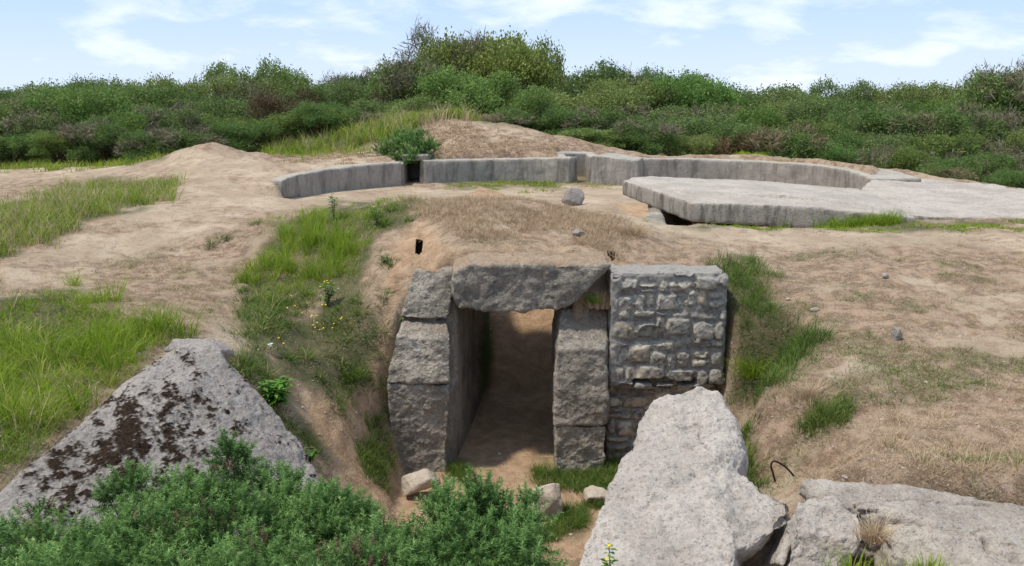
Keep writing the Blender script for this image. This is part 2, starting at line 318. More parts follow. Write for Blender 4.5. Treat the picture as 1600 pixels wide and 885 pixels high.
def terr(x, y, detail=True):
    p = np.stack([x, y, np.zeros_like(x)], -1)
    h = h_high(x, y)
    far = sstep(16, 40, y)
    if detail:
        h = h + fbm(p, .8, 3, seed=3) * (.09 + .10 * far) + fbm(p, 2.6, 4, .55, seed=5) * .06
        rug = sstep(.45, .0, np.abs(fbm(p, .5, 2, seed=8)))
        h = h + rug * np.abs(fbm(p, 6, 3, seed=9)) * .03
    # rabbit burrows
    for bx, by, Y, r in ((654, 385, 12.25, .14), (957, 396, 11.85, .12)):
        q = P(bx, by, Y)
        d2 = ((x - q[0]) / r) ** 2 + ((y - q[1]) / r) ** 2; h = h - .12 * np.exp(-d2)
    # cut of the forecourt
    wob = fbm(p, 1.7, 3, seed=2) * .16
    d = poly_sd(x, y, FORE)
    kl = 2.2 + 9 * sstep(10.6, 11.5, y); kr = 2.0 + 9 * sstep(10.6, 11.5, y)
    k = kl + (kr - kl) * sstep(-.4, 1.2, x); k = k * (.5 + .5 * sstep(7.4, 9.0, y))
    wz = np.where((y > 11.0) & (x > -1.5) & (x < 2.75), 0, 1)
    fl = low_floor(x, y); cut = fl + k * np.maximum(0, d + wob * wz + .0)
    h = np.minimum(h, cut + 0.0)
    h = h - .45 * sstep(6.0, 5.3, y) * sstep(-1.0, -1.8, x)
    h = h - .75 * sstep(6.45, 5.9, y) * sstep(.9, 1.5, x)
    q_ = P(1055, 345, 17.2); h = h - .35 * np.exp(-(((x - q_[0]) / .9) ** 2 + ((y - q_[1]) / .8) ** 2)) - .10 * sstep(2.4, 3.2, x) * sstep(8, 6, x) * np.exp(-((y - 16.5) / .5) ** 2)
    d = poly_sd(x, y, APR); h = h - .16 * (1 - sstep(-.25, .05, d))
    # gun pit
    d = poly_sd(x, y, PIT); zf = 2.42 + .012 * (y - 22) + fbm(p, .9, 3, seed=12) * .04
    kk = np.where(y < 20.6, .35, 3.0)
    h = np.minimum(h, zf + kk * np.maximum(0, d - .05))
    return h
def graded(lo, hi, step, a, b, g=1.07):
    mid = list(np.arange(lo, hi, step)); l = []; s = step; v = mid[0]
    while v > a: s *= g; v -= s; l.append(v)
    r = []; s = step; v = mid[-1]
    while v < b: s *= g; v += s; r.append(v)
    return np.array(l[::-1] + mid + r)
gx = graded(-7.5, 7.5, .05, -900, 900)
ya = graded(5.2, 15.5, .045, -300, 5.2, 1.08); ya = ya[ya < 15.5]
yb = np.arange(15.5, 29, .09); yc = [29]; s = .1
while yc[-1] < 1200: s *= 1.07; yc.append(yc[-1] + s)
gy = np.concatenate([ya, yb, yc])
X, Y = np.meshgrid(gx, gy); Z = terr(X, Y)
def hz_at(x, y):
    i = np.clip(np.searchsorted(gx, x) - 1, 0, len(gx) - 2); j = np.clip(np.searchsorted(gy, y) - 1, 0, len(gy) - 2)
    u = (x - gx[i]) / (gx[i + 1] - gx[i]); v = (y - gy[j]) / (gy[j + 1] - gy[j])
    return (Z[j, i] * (1 - u) + Z[j, i + 1] * u) * (1 - v) + (Z[j + 1, i] * (1 - u) + Z[j + 1, i + 1] * u) * v
def hit(px, py, y0=4.5, y1=40):
    Yk = np.arange(y0, y1, .02); q = P(px, py, 1.0); zr = EYE + (q[2] - EYE) * Yk; g = hz_at(q[0] * Yk, Yk)
    k = np.argmax(zr < g); Yh = Yk[k] if (zr < g).any() else y1
    return np.array([q[0] * Yh, Yh, float(hz_at(np.array([q[0] * Yh]), np.array([Yh]))[0])])
# masks
SAND = [[(0,470),(0,412),(60,390),(150,350),(290,300),(270,270),(0,282),(-400,290),(-400,258),(230,255),(300,232),(400,243),(470,285),(640,296),(890,294),(975,285),(1000,310),(1060,345),(1200,355),(1380,358),(1460,360),(1600,356),(2000,355),(2000,388),(1600,386),(1200,388),(1060,382),(1010,366),(960,340),(880,320),(780,310),(640,312),(500,322),(400,335),(300,375),(200,395),(100,430)],
        [(560,236),(590,228),(600,240),(560,262),(480,272),(430,262),(470,250)], [(330,500),(400,490),(420,540),(400,560),(340,550)]]
DIRT = [[(600,380),(660,340),(700,380),(900,390),(960,400),(950,420),(700,440),(650,430),(620,500),(640,760),(600,830),(480,680),(460,620),(560,600),(590,520)], [(640,700),(700,460),(880,460),(960,700),(960,900),(600,900),(540,760)]]
GREEN = [[(-300,470),(0,465),(110,455),(190,490),(310,525),(230,548),(130,640),(0,745),(-300,760)],
         [(385,440),(430,350),(520,318),(650,312),(640,350),(590,375),(570,440),(600,500),(580,600),(520,620),(440,590),(420,540),(360,500)],
         [(-300,415),(0,405),(60,385),(150,345),(270,305),(280,284),(170,280),(0,325),(-300,330)],
         [(1125,415),(1175,405),(1210,460),(1235,505),(1285,525),(1235,590),(1150,650),(1120,640),(1138,540)],
         [(0,262),(0,235),(230,240),(260,250)],[(440,244),(560,236),(620,210),(640,180),(560,170),(400,225)],[(690,284),(850,268),(950,285),(860,294),(700,294)],
         [(1015,345),(1200,346),(1420,344),(1600,348),(1500,360),(1250,357),(1100,358)],
         [(600,620),(625,700),(600,765),(560,700)],[(690,700),(735,690),(735,760),(690,750)],[(860,735),(960,690),(960,760),(870,765)],[(835,700),(865,690),(870,760),(840,760)],
         [(350,560),(400,545),(460,600),(520,720),(500,730),(440,640)],[(860,790),(930,780),(900,840),(850,840)],[(1165,680),(1185,760),(1150,760)],[(1270,640),(1340,620),(1320,668),(1260,672)]]
def masks(p):
    px, py = proj(p); x, y, z = p[..., 0], p[..., 1], p[..., 2]; q = np.stack([x, y, z * .0], -1)
    sc = 1400 / np.maximum(y, 3)       # photo pixels per metre
    wob = fbm(q, 1.6, 4, .6, seed=21) * .55 * sc * .35
    sd_ = lambda polys: np.min([poly_sd(px, py, g) for g in polys], 0)
    soft = .10 * sc + 3
    sand = 1 - sstep(-soft, soft, sd_(SAND) + wob * .6)
    dirt = 1 - sstep(-soft, soft, sd_(DIRT) + wob * .6)
    green = 1 - sstep(-soft, soft * .7, sd_(GREEN) + wob)
    green = green * (.35 + .65 * sstep(-.6, -.25, fbm(q, 2.2, 3, seed=31)))
    patch = sstep(.08, .34, fbm(q * np.array([1, 1.6, 1]), 1.1, 5, .6, seed=33)) * .75     # sparse green in the dry turf
    patch = patch * np.where((px > 1000) & (py > 385) & (py < 690), 1, .55) * (1 - sand) * (1 - dirt)
    patch = np.where((y < 15), patch, patch * .5)
    bare = sstep(.10, .30, fbm(q, 1.5, 5, .65, seed=44)); sand = sand * (1 - .7 * sstep(.02, .3, fbm(q, .9, 4, .6, seed=46)) * (y > 12))
    dry = (1 - sand) * (1 - dirt * .85) * (1 - .8 * bare)
    farg = sstep(28, 30, y); green = np.maximum(green * (1 - dirt * .3), farg); green = np.maximum(green, patch * .55)
    near = (y < 7) & (px < 1100); green = np.where(near & (y < 6.5), np.maximum(green, .5), green)
    return sand, dirt, np.clip(dry, 0, 1), np.clip(green, 0, 1), patch
V = np.stack([X, Y, Z], -1).reshape(-1, 3); ny, nx = X.shape
sandA, dirtA, dryA, greenA, patchA = masks(V)
# small relief: turf is lumpy, sand is smooth
V[:, 2] += (dryA + greenA).clip(0, 1) * np.abs(fbm(V * np.array([1, 1, 0]), 9, 3, seed=51)) * .022 * (V[:, 1] < 30)
crumb = dirtA * (V[:, 1] < 14.5) * sstep(.6, 1.2, V[:, 2]); V[:, 2] += crumb * (np.abs(fbm(V * np.array([1, 1, 0]), 5, 4, .6, seed=53)) * .16 - .05)
Z = V[:, 2].reshape(ny, nx)
idx = np.arange(nx * ny).reshape(ny, nx)
Fq = np.stack([idx[:-1, :-1], idx[:-1, 1:], idx[1:, 1:], idx[1:, :-1]], -1).reshape(-1, 4)
fc = V[Fq].mean(1); l0, l1 = pw(fc[:, 1])
strip = (fc[:, 0] > l0 - .02) & (fc[:, 0] < l1 + .02)
kill = strip & (fc[:, 1] > 11.36) & (fc[:, 1] < 11.80) & (fc[:, 2] < 2.52)
kill |= (fc[:, 0] > l0 - .6) & (fc[:, 0] < l1 + .55 - .6 * (fc[:, 1] > 15.6)) & (fc[:, 1] > 14.45) & (fc[:, 1] < 16.9)
BUR = []
for bx_, by_ in ((654, 386), (957, 397)):
    Yk = np.arange(9, 16, .01); q_ = P(bx_, by_, 1.0); i_ = np.argmax((EYE + (q_[2] - EYE) * Yk) < hz_at(q_[0] * Yk, Yk)); c_ = np.array([q_[0] * Yk[i_], Yk[i_], EYE + (q_[2] - EYE) * Yk[i_]]); BUR.append(c_)
    fz = V[Fq][:, :, 2].mean(1); kill |= (((fc[:, 0] - c_[0]) / .06) ** 2 + ((fc[:, 1] - c_[1] - .01) / .10) ** 2) < 1
ground = mesh_np('ground', V, Fq[~kill], M_ground, attrs=dict(sand=sandA, dirt=dirtA, dry=dryA, green=greenA)); tag(ground, kind='structure')
for c_ in BUR:                          # hollow running down under the turf behind each hole
    g1 = np.linspace(-.36, .36, 41); xx_, yy_ = np.meshgrid(c_[0] + g1, c_[1] + g1)
    r2 = ((xx_ - c_[0]) / .13) ** 2 + ((yy_ - c_[1] - .03) / .16) ** 2
    zz_ = hz_at(xx_.ravel(), yy_.ravel()).reshape(xx_.shape) - .014 - .5 * np.exp(-r2 ** 2)
    ii_ = np.arange(41 * 41).reshape(41, 41)
    ob = mesh_np('burrow', np.stack([xx_, yy_, zz_], -1).reshape(-1, 3), np.stack([ii_[:-1, :-1], ii_[:-1, 1:], ii_[1:, 1:], ii_[1:, :-1]], -1).reshape(-1, 4), M_dark); tag(ob, kind='structure')
# passage floor rising to daylight behind the mound
ys = np.arange(11.25, 18.1, .06); us = np.linspace(0, 1, 30); VV = []
for y in ys:
    a, b = pw(y); b = b + 1.2 * (y > 14.2); a = a - .7 * (y > 14.2); VV.append(np.stack([a - .08 + (b - a + .16) * us, np.full(30, y), us * 0], -1))
VV = np.array(VV); xx, yy = VV[..., 0], VV[..., 1]
VV[..., 2] = low_floor(xx, yy) - .004 + np.clip((yy - 13.9) * .85, 0, 2.45) + fbm(VV * np.array([1, 1, 0]), 3, 4, seed=4) * .05 * sstep(11.6, 12.5, yy)
VV[..., 2] += .35 * sstep(.35, .0, us)[None, :] * sstep(13, 15, yy) 
ii = np.arange(VV.shape[0] * 30).reshape(-1, 30)
Ff = np.stack([ii[:-1, :-1], ii[:-1, 1:], ii[1:, 1:], ii[1:, :-1]], -1).reshape(-1, 4); one = np.ones(len(VV) * 30)
pfv = VV.reshape(-1, 3)
pf = mesh_np('passage_floor', pfv, Ff, M_ground, attrs=dict(sand=one * 0, dirt=one, dry=one * 0, green=one * 0)); tag(pf, kind='structure')
# ------------------------------------------------------------------ rock builder
def hulls_mesh(hulls):
    bm = bmesh.new()
    for pts in hulls:
        vs = [bm.verts.new(tuple(p)) for p in pts]
        r = bmesh.ops.convex_hull(bm, input=vs)
        junk = [g for g in r['geom_interior'] + r['geom_unused'] if isinstance(g, bmesh.types.BMVert)]
        bmesh.ops.delete(bm, geom=list(set(junk)), context='VERTS')
    bmesh.ops.recalc_face_normals(bm, faces=bm.faces)
    me = bpy.data.meshes.new('hull'); bm.to_mesh(me); bm.free(); return me
def rock(name, hulls, voxel, mat, amps=((2.0, .03), (9, .012)), smooth=2, parent=None, attrf=None, seed=0, pit=0.0, extra=None, strata=0):
    me = hulls_mesh(hulls); o = link(bpy.data.objects.new('tmp', me))
    m = o.modifiers.new('r', 'REMESH'); m.mode = 'VOXEL'; m.voxel_size = voxel
    dg = bpy.context.evaluated_depsgraph_get(); me2 = bpy.data.meshes.new_from_object(o.evaluated_get(dg))
    bpy.data.objects.remove(o); nv = len(me2.vertices)
    c = np.empty(nv * 3, np.float32); me2.vertices.foreach_get('co', c); c = c.reshape(-1, 3).astype(float)
    e = np.empty(len(me2.edges) * 2, np.int32); me2.edges.foreach_get('vertices', e); e = e.reshape(-1, 2)
    for _ in range(smooth):
        acc = np.zeros_like(c); cnt = np.zeros(nv)
        for a, b in ((0, 1), (1, 0)):
            np.add.at(acc, e[:, a], c[e[:, b]]); np.add.at(cnt, e[:, a], 1)
        c = c * .5 + .5 * acc / np.maximum(cnt, 1)[:, None]
    me2.vertices.foreach_set('co', c.astype(np.float32).ravel()); me2.update()
    nn = np.empty(nv * 3, np.float32); me2.vertices.foreach_get('normal', nn); nn = nn.reshape(-1, 3)
    d = np.zeros(nv)
    for k, (s, a) in enumerate(amps): d += a * fbm(c, s, 4, .55, seed=seed + k * 3)
    if pit: d -= pit * sstep(.25, .6, fbm(c, 14, 2, seed=seed + 40))
    if strata: d += strata * vnoise(c * np.array([.8, 1.5, 16.]) + seed)
    if extra is not None: d += extra(c, nn)
    c = c + nn * d[:, None]
    off = np.array(parent.location) if parent else 0
    me2.vertices.foreach_set('co', (c - off).astype(np.float32).ravel())
    me2.polygons.foreach_set('use_smooth', np.ones(len(me2.polygons), bool)); me2.update()
    if attrf:
        for an, arr in attrf(c, nn).items():
            at = me2.attributes.new(an, 'FLOAT', 'POINT'); at.data.foreach_set('value', np.asarray(arr, np.float32))
    me2.materials.clear(); me2.materials.append(mat); me2.name = name
    ob = link(bpy.data.objects.new(name, me2)); ob.parent = parent
    if parent is None:
        set_origin(ob, (c[:, 0].mean(), c[:, 1].mean(), c[:, 2].min()))
    return ob
def quadblock(front, back): return [P(*f) for f in front] + [np.array(b, float) for b in back]
def back(pts, dy, dx=0, dz=0): return [np.asarray(p) + np.array([dx, dy, dz]) for p in pts]
def sandtop(c, n): return dict(sand=sstep(.45, .8, n[:, 2]) * sstep(-.25, .15, fbm(c, 4, 3, seed=3)) * sstep(1.7, 2.2, c[:, 2]))
# ------------------------------------------------------------------ bunker entrance
be = empty('bunker_entrance', (0, 11.3, 0), 'ruined concrete bunker doorway with heavy lintel, set into the dry grass mound', 'bunker')
jl = rock('jamb', [], .02, M_conc) if False else None
def block(name, fr, depth, parent, seed, mat=M_conc, amps=((1.6, .045), (7, .022), (20, .008)), label=None, voxel=.02, attrf=sandtop, zsink=0):
    f = [P(*q) for q in fr]; bk = [p + np.array([0, depth - (p[1] - f[0][1]), 0]) for p in f]
    o = rock(name, [f + bk], voxel, mat, amps, 2, parent, attrf, seed)
    if label: o['label'] = label
    return o
jamb1 = link(bpy.data.objects.new('jamb', None)); jamb1.parent = be
def sub(o, par): o.parent = par; o.matrix_parent_inverse = Matrix.Identity(4); return o
def hexa(f_top, f_bot, yb): # front corners (photo px,py,Y) left/right; back at distance yb with same x,z
    f = [P(*q) for q in f_top + f_bot]; return f + [np.array([p[0], yb, p[2]]) for p in f]
blks = [hexa([(606,601,10.86),(703,602,10.88)], [(609,765,10.80),(697,765,10.84)], 12.0),
        hexa([(624,500,11.22),(697,503,11.25)], [(605,599,10.84),(702,599,10.86)], 12.1),
        hexa([(648,420,11.5),(712,424,11.5)], [(623,497,11.2),(700,499,11.22)], 12.2)]
blks[1] += [P(617, 525, 11.0), P(703, 530, 11.02)]
for k, h in enumerate(blks):
    o = rock('concrete_block', [h], .015, M_conc, ((1.3, .07), (4, .035), (11, .022), (28, .010)), 5, be, sandtop, 11 + k); o.parent = jamb1
jamb2 = link(bpy.data.objects.new('jamb', None)); jamb2.parent = be
h1 = hexa([(868,667,10.88),(947,667,10.86)], [(868,760,10.86),(945,760,10.84)], 12.2)
h2 = hexa([(871,548,10.92),(950,546,10.92)], [(867,664,10.88),(948,664,10.86)], 12.2)
h2 += hexa([(874,484,11.4),(948,468,11.6)], [(871,548,10.92),(950,546,10.92)], 12.2)
for k, h in enumerate((h1, h2)):
    o = rock('concrete_block', [h], .015, M_conc, ((1.3, .06), (4, .03), (11, .020), (28, .010)), 4, be, sandtop, 21 + k); o.parent = jamb2
lf = [(706,428),(733,414),(745,424),(840,421),(953,414),(935,436),(903,468),(868,484),(800,487),(716,484),(706,462)]
lp = [P(a, b, 11.12) for a, b in lf]; lp2 = [p + np.array([0, .62, -.02 if p[2] < 2.4 else .06]) for p in lp]
rock('lintel', [lp[:] + lp2[:]], .02, M_conc, ((1.3, .07), (4, .05), (11, .026), (28, .011)), 5, be, lambda c, n: dict(sand=sstep(.6, .9, n[:, 2]) * .7), 31)
def wallhull(x0, x1, t, y0, y1, z0, z1):
    return [np.array(p) for z in (z0, z1) for p in ((x0, y0, z), (x0 + t, y0, z), (x1, y1, z), (x1 + t, y1, z))]
a0, b0 = pw(11.15); a1, b1 = pw(18.0)
rock('passage_wall', [wallhull(pw(11.05)[0] + .02, pw(12.1)[0] + .01, -.35, 11.12, 12.1, -.4, 1.1), wallhull(pw(11.45)[0] + .02, pw(12.1)[0] + .01, -.3, 11.42, 12.1, -.4, 2.2), wallhull(pw(11.8)[0], pw(14.4)[0], -.4, 11.8, 14.4, -.4, 2.62), wallhull(pw(14.4)[0] - .6, a1 - .6, -.4, 14.2, 18.0, -.4, 2.6), wallhull(pw(14.4)[0] - 1.0, pw(14.4)[0] - 1.0, .9, 14.2, 14.42, -.4, 2.6)], .05, M_conc, ((1.5, .02), (8, .01)), 1, be, lambda c, n: dict(sand=c[:, 0] * 0), 5)
rock('passage_wall', [wallhull(b0 + .03, pw(14.4)[1], .4, 11.5, 14.4, -.4, 2.62), wallhull(pw(14.4)[1] + 1.15, b1 + 1.15, .4, 14.1, 18.0, -.4, 2.6), wallhull(pw(14.4)[1] + .1, pw(14.4)[1] + .1, 1.4, 14.15, 14.4, -.4, 2.6)], .05, M_conc, ((1.5, .02), (8, .01)), 1, be, lambda c, n: dict(sand=c[:, 0] * 0), 6)
rock('ceiling_slab', [wallhull(a0 - .2, pw(14.4)[0] - .2, 1.85, 11.55, 14.4, 2.22, 2.58)], .05, M_conc, ((1.5, .03),), 1, be, lambda c, n: dict(sand=c[:, 0] * 0), 7)
# ------------------------------------------------------------------ rubble masonry wall
mh = []; rects = []; YW = 11.02
w0 = P(957, 425, YW)[0]; w1 = P(1138, 435, YW)[0]; ztop = P(1050, 432, YW)[2]; zlow = P(1000, 600, YW - .02)[2]
mh.append([np.array([x, y, z]) for x in (w0, w1) for y in (YW + .03, YW + .55) for z in (zlow + .06, ztop)])
mh.append([np.array([x, y, z]) for x in (w0, w1 - .02) for y in (YW + .04, YW + .6) for z in (ztop - .10, ztop + .03)])
mh.append([np.array([x, y, z]) for x in (w0 - .01, w0 + .13) for y in (YW + .0, YW + .5) for z in (zlow - .03, ztop + .02)])
mh.append([np.array([x, y, z]) for x in (w0, w1) for y in (YW + .25, YW + .9) for z in (-.3, zlow + .12)])
rr = random.Random(3)
def course(z0, z1, yf, x0, x1, ph):
    wv = lambda x: .035 * math.sin(x * 4.1 + ph) + .02 * math.sin(x * 9.7 + ph * 2.3)
    x = x0 + rr.uniform(-.08, 0)
    while x < x1 - .06:
        w = rr.choice((rr.uniform(.10, .2), rr.uniform(.22, .42))); xa, xb = max(x, x0 - .01), min(x + w, x1 + .01)
        if xb - xa > .06:
            j = lambda s: rr.uniform(-s, s); yy = yf + rr.uniform(-.022, .014); g = rr.uniform(.004, .018); hz = (z1 - z0)
            split = rr.random() < .22 and xb - xa > .14
            for (ca, cb) in (((z0, z0 + hz * .5), (z0 + hz * .5, z1)) if split else ((z0, z1),)):
                xm = (xa + xb) / 2; o_ = wv(xm); top = cb - g - abs(j(.03)) + o_; bot = ca + g + abs(j(.02)) + o_; pts = []
                for (ax, az) in ((xa + g + .02, bot + .01), (xa + g, (top + bot) / 2), (xa + g + .03, top - .01), (xm, top + .004), (xb - g - .02, top - .02), (xb - g, (top + bot) / 2 + j(.03)), (xb - g - .03, bot + .01), (xm, bot)):
                    ax += j(.02); az += j(.018); pts.append(np.array([ax, yy + .02, az])); pts.append(np.array([ax, yy + .2, az]))
                    pts.append(np.array([xm + (ax - xm) * .86, yy + j(.014), (top + bot) / 2 + (az - (top + bot) / 2) * .86]))
                mh.append(pts); rects.append((xa + g, xb - g, bot, top, rr.random()))
        x += w
zz = ztop - .03
while zz > zlow:
    hgt = rr.uniform(.13, .27); course(max(zz - hgt, zlow - .02), zz, YW, w0, w1, rr.uniform(0, 6)); zz -= hgt
zz = zlow - .02
while zz > -.1:
    hgt = rr.uniform(.16, .27); course(zz - hgt, zz, YW + .2, w0, w1, rr.uniform(0, 6)); zz -= hgt
def mattr(c, n):
    st = np.zeros(len(c)); ti = np.zeros(len(c))
    for xa, xb, za, zb, r in rects:
        d = np.maximum(np.maximum(xa - c[:, 0], c[:, 0] - xb), np.maximum(za - c[:, 2], c[:, 2] - zb))
        m_ = sstep(.012, -.012, d); ti = np.where(m_ > st, r, ti); st = np.maximum(st, m_)
    cap = np.maximum(sstep(ztop - .12, ztop - .04, c[:, 2]), sstep(w0 + .12, w0 + .03, c[:, 0] + .05 * fbm(c, 5, 3)) * (c[:, 2] > zlow) * .8)
    return dict(stone=st, tint=ti, cap=np.maximum(cap, sstep(.5, .9, n[:, 2])*.7))
mw = rock('stone_wall', mh, .013, M_mason, ((1.5, .04), (6, .016), (16, .012), (40, .006)), 1, None, mattr, 61, extra=lambda c, n: -.045 * sstep(.34, .5, fbm(c, 3.5, 2, seed=66)) * (c[:, 1] < 11.2))
tag(mw, 'rough grey rubble masonry wall with missing lower stones, right of the bunker doorway', 'wall')
# ------------------------------------------------------------------ foreground slabs
lsp = [P(262,545,8.0), P(300,532,7.95), P(345,552,7.8), P(472,690,7.5), P(530,800,7.0), P(0,768,5.7), P(-60,830,5.3), P(-60,960,4.7), P(300,960,5.3), P(520,900,6.2)]
mossp = [(200,640,18),(205,665,22),(195,690,20),(215,690,12),(262,608,10),(270,628,12),(258,645,10),(310,622,12),(280,675,9),(262,670,9),(190,640,10),(165,700,16),(150,725,16),(180,715,14),(220,700,12),(270,705,16),(262,718,8),
         (85,715,16),(95,740,10),(70,755,9),(120,745,14),(110,775,18),(95,800,12),(105,780,16),(135,770,9),(325,655,8),(372,668,9),(300,735,9),(235,655,6),(240,625,4),(335,690,6),(320,705,6),(300,700,4),(345,730,6),(60,690,9),(85,690,8),(110,700,10),(40,758,8),(290,560,7),(310,585,5),
         (165,630,5),(150,660,4),(225,610,4),(355,640,4),(288,650,5),(245,690,5),(312,678,5),(190,740,12),(205,725,10),(340,760,8),(300,770,8),(250,750,7)]
def moss_f(c):
    px, py = proj(c); m_ = np.zeros(len(c)); w = fbm(c, 20, 4, .8, seed=7) * 30
    for a, b, r in mossp: m_ = np.maximum(m_, 1 - sstep(-2.0, 2.5, np.hypot(px - a, (py - b) * .9) - r * .95 + w))
    rnd_ = fbm(c, 10, 4, .7, seed=77); m_ = np.maximum(m_, sstep(.36, .42, rnd_)); return m_
sl = rock('concrete_slab', [lsp + [p + np.array([-.15, .25, -.75]) for p in lsp]], .014, M_slabL, ((1.1, .06), (5, .03), (14, .014), (30, .007)), 2, None,
          lambda c, n: dict(moss=moss_f(c) * (n[:, 2] > .1)), 71, pit=.008, extra=lambda c, n: moss_f(c) * (.012 + .012 * fbm(c, 40, 2)) )
tag(sl, 'large tilted grey concrete slab blotched with dark brown moss, on the left bank above the gorse', 'concrete slab')
ch = [P(258,548,8.1), P(270,530,8.0), P(325,528,8.0), P(348,548,7.9), P(335,562,7.8), P(285,556,7.8)]
cr = rock('boulder', [ch + [p + np.array([0, .35, -.12]) for p in ch]], .016, M_slabL, ((3, .03), (12, .014)), 2, None, lambda c, n: dict(moss=c[:, 0] * 0), 75, extra=None)
tag(cr, 'rough grey lump of concrete lying on the top corner of the mossy slab', 'rock')
rs = [P(1003,640,7.3), P(1020,622,7.4), P(1098,601,7.5), P(1122,612,7.45), P(1136,645,7.2), P(1160,700,6.9), P(1150,745,6.5), P(985,680,7.1), P(895,900,5.5), P(880,1000,5.0), P(1150,1000,4.95), P(1150,850,5.75)]
rs2 = [P(1060,690,6.9), P(1010,800,6.05), P(990,950,5.3), P(1150,748,6.5), P(1165,738,6.55), P(1240,785,6.15), P(1243,808,6.0), P(1215,835,5.9), P(1185,862,5.85), P(1120,885,5.65), P(1080,860,5.8), P(1040,760,6.4)]
rs2 = rs2 + [p + np.array([-.1, .4, -.35]) for p in rs2]
sr = rock('concrete_boulder', [rs + [p + np.array([.15, .5, -.55]) for p in rs], rs2], .014, M_slabR, ((1.2, .09), (4.5, .045), (13, .02), (30, .009)), 2, None, None, 81, pit=.012, extra=lambda c, n: -.04 * sstep(.03, .0, np.abs(fbm(c, 1.3, 3, seed=19))) * sstep(.1, .3, fbm(c, .9, 2, seed=4)))
tag(sr, 'huge pale concrete boulder with a peaked top leaning up in the right foreground', 'boulder')
b1_ = [P(1245,782,6.0), P(1300,776,6.05), P(1342,800,5.9), P(1352,845,5.7), P(1312,900,5.68), P(1228,960,5.55), P(1228,890,5.68), P(1240,830,5.75)]
o = rock('concrete_block', [b1_ + [p + np.array([.0, .4, -.5]) for p in b1_]], .014, M_slabR, ((1.7, .07), (6, .045), (15, .02), (30, .009)), 2, None, None, 91, pit=.01)
tag(o, 'squarish broken grey concrete block wedged between the huge boulder and the long ledge', 'rock')
l1_ = [P(1252,752,6.35), P(1300,748,6.4), P(1430,764,6.3), P(1600,792,6.0), P(1800,830,5.7), P(1800,900,5.2), P(1600,850,5.6), P(1400,800,6.0), P(1290,782,6.1)]
l2_ = [P(1385,800,6.0), P(1450,795,6.0), P(1620,835,5.7), P(1800,860,5.5), P(1800,1000,4.7), P(1410,1000,5.2), P(1392,900,5.75), P(1385,850,5.85)]
o = rock('rock_ledge', [l1_ + [p + np.array([0, .1, -.4]) for p in l1_], l2_ + [p + np.array([0, .15, -.5]) for p in l2_]], .015, M_ledge, ((1.3, .03), (5, .02), (15, .014), (30, .009)), 1, None, None, 95, pit=.01, strata=.035, extra=lambda c, n: -.05 * sstep(.035, .0, np.abs(fbm(c * np.array([.35, 2.2, 2.8]) + fbm(c, 1.5, 2)[:, None] * .3, 1.6, 3, seed=9))))
tag(o, 'long low cracked pale concrete ledge running to the right edge below the dry turf', 'rock ledge')
sm = [P(1222,845,5.95), P(1240,818,6.0), P(1236,850,5.9), P(1225,885,5.7), P(1210,880,5.75)]
o = rock('boulder', [sm + [p + np.array([0, .3, -.2]) for p in sm]], .015, M_slabR, ((4, .03), (14, .012)), 2, None, None, 99)
tag(o, 'small dark grey chunk jammed in the hollow under the huge boulder', 'rock')
# boulders and small stones
def stone(name, px, py, Y, sx, sy, sz, label, seed, mat=M_boul, rotz=0, vox=.02, sink=.25, cat='rock', tilt=0):
    q = hit(px, py, 6); x, y, z = q; r_ = np.random.default_rng(seed)
    pts = r_.normal(size=(16, 3)); pts /= np.linalg.norm(pts, axis=1)[:, None]; pts *= r_.uniform(.82, 1.08, (16, 1)); pts *= np.array([sx, sy, sz])
    M3 = np.array(Matrix.Rotation(rotz, 3, 'Z') @ Matrix.Rotation(tilt, 3, 'Y')); pts = pts @ M3.T + np.array([x, y, z + sz * (1 - sink * 2)])
    s = max(sx, sz); o = rock(name, [pts], vox, mat, ((1.1 / s * .6, .10 * s), (3 / s, .05 * s), (8 / s, .02 * s)), 1, None, lambda c, n: dict(moss=c[:, 0] * 0, sand=c[:, 0] * 0), seed)
    return tag(o, label, cat)
stone('boulder', 657, 775, 10.2, .27, .22, .22, 'rounded cream boulder at the foot of the left doorway pillar', 101, vox=.016, sink=.2)
stone('boulder', 846, 806, 10.05, .31, .26, .30, 'angular tan boulder on the path in front of the right doorway pillar', 112, vox=.016, rotz=.5, sink=.2, tilt=.3)
stone('boulder', 930, 785, 9.7, .22, .2, .12, 'low flat tan rock on the path beside the huge boulder', 104, vox=.016)
stone('boulder', 825, 845, 9.3, .12, .12, .13, 'small pale stone half hidden behind the central gorse bush', 105, vox=.016)
stone('boulder', 896, 321, 17.2, .25, .2, .2, 'grey pointed stone lying beside the upper path near the tilted slab', 106, M_slabL, vox=.02, sink=.1)
stone('rock', 1398, 531, 9.6, .09, .07, .13, 'upright grey stone alone on the dry right slope', 107, M_slabL, vox=.012)
stone('rock', 1383, 435, 11.8, .06, .06, .05, 'small pale stone high on the right slope below the path', 108, M_slabL, vox=.01)
stone('rock', 1273, 488, 10.6, .07, .05, .035, 'small flat whitish stone right of the green strip', 109, M_boul, vox=.01)
stone('rock', 903, 367, 12.5, .10, .08, .06, 'grey stone poking out of the dry mound over the lintel', 110, M_slabL, vox=.012)
stone('rock', 1232, 470, 11, .05, .05, .03, 'tiny tan stone above the green strip on the right slope', 111, M_boul, vox=.01)
stone('rock', 780, 712, 10.9, .035, .03, .03, 'small pale pebble on the doorway floor', 113, M_boul, vox=.008)
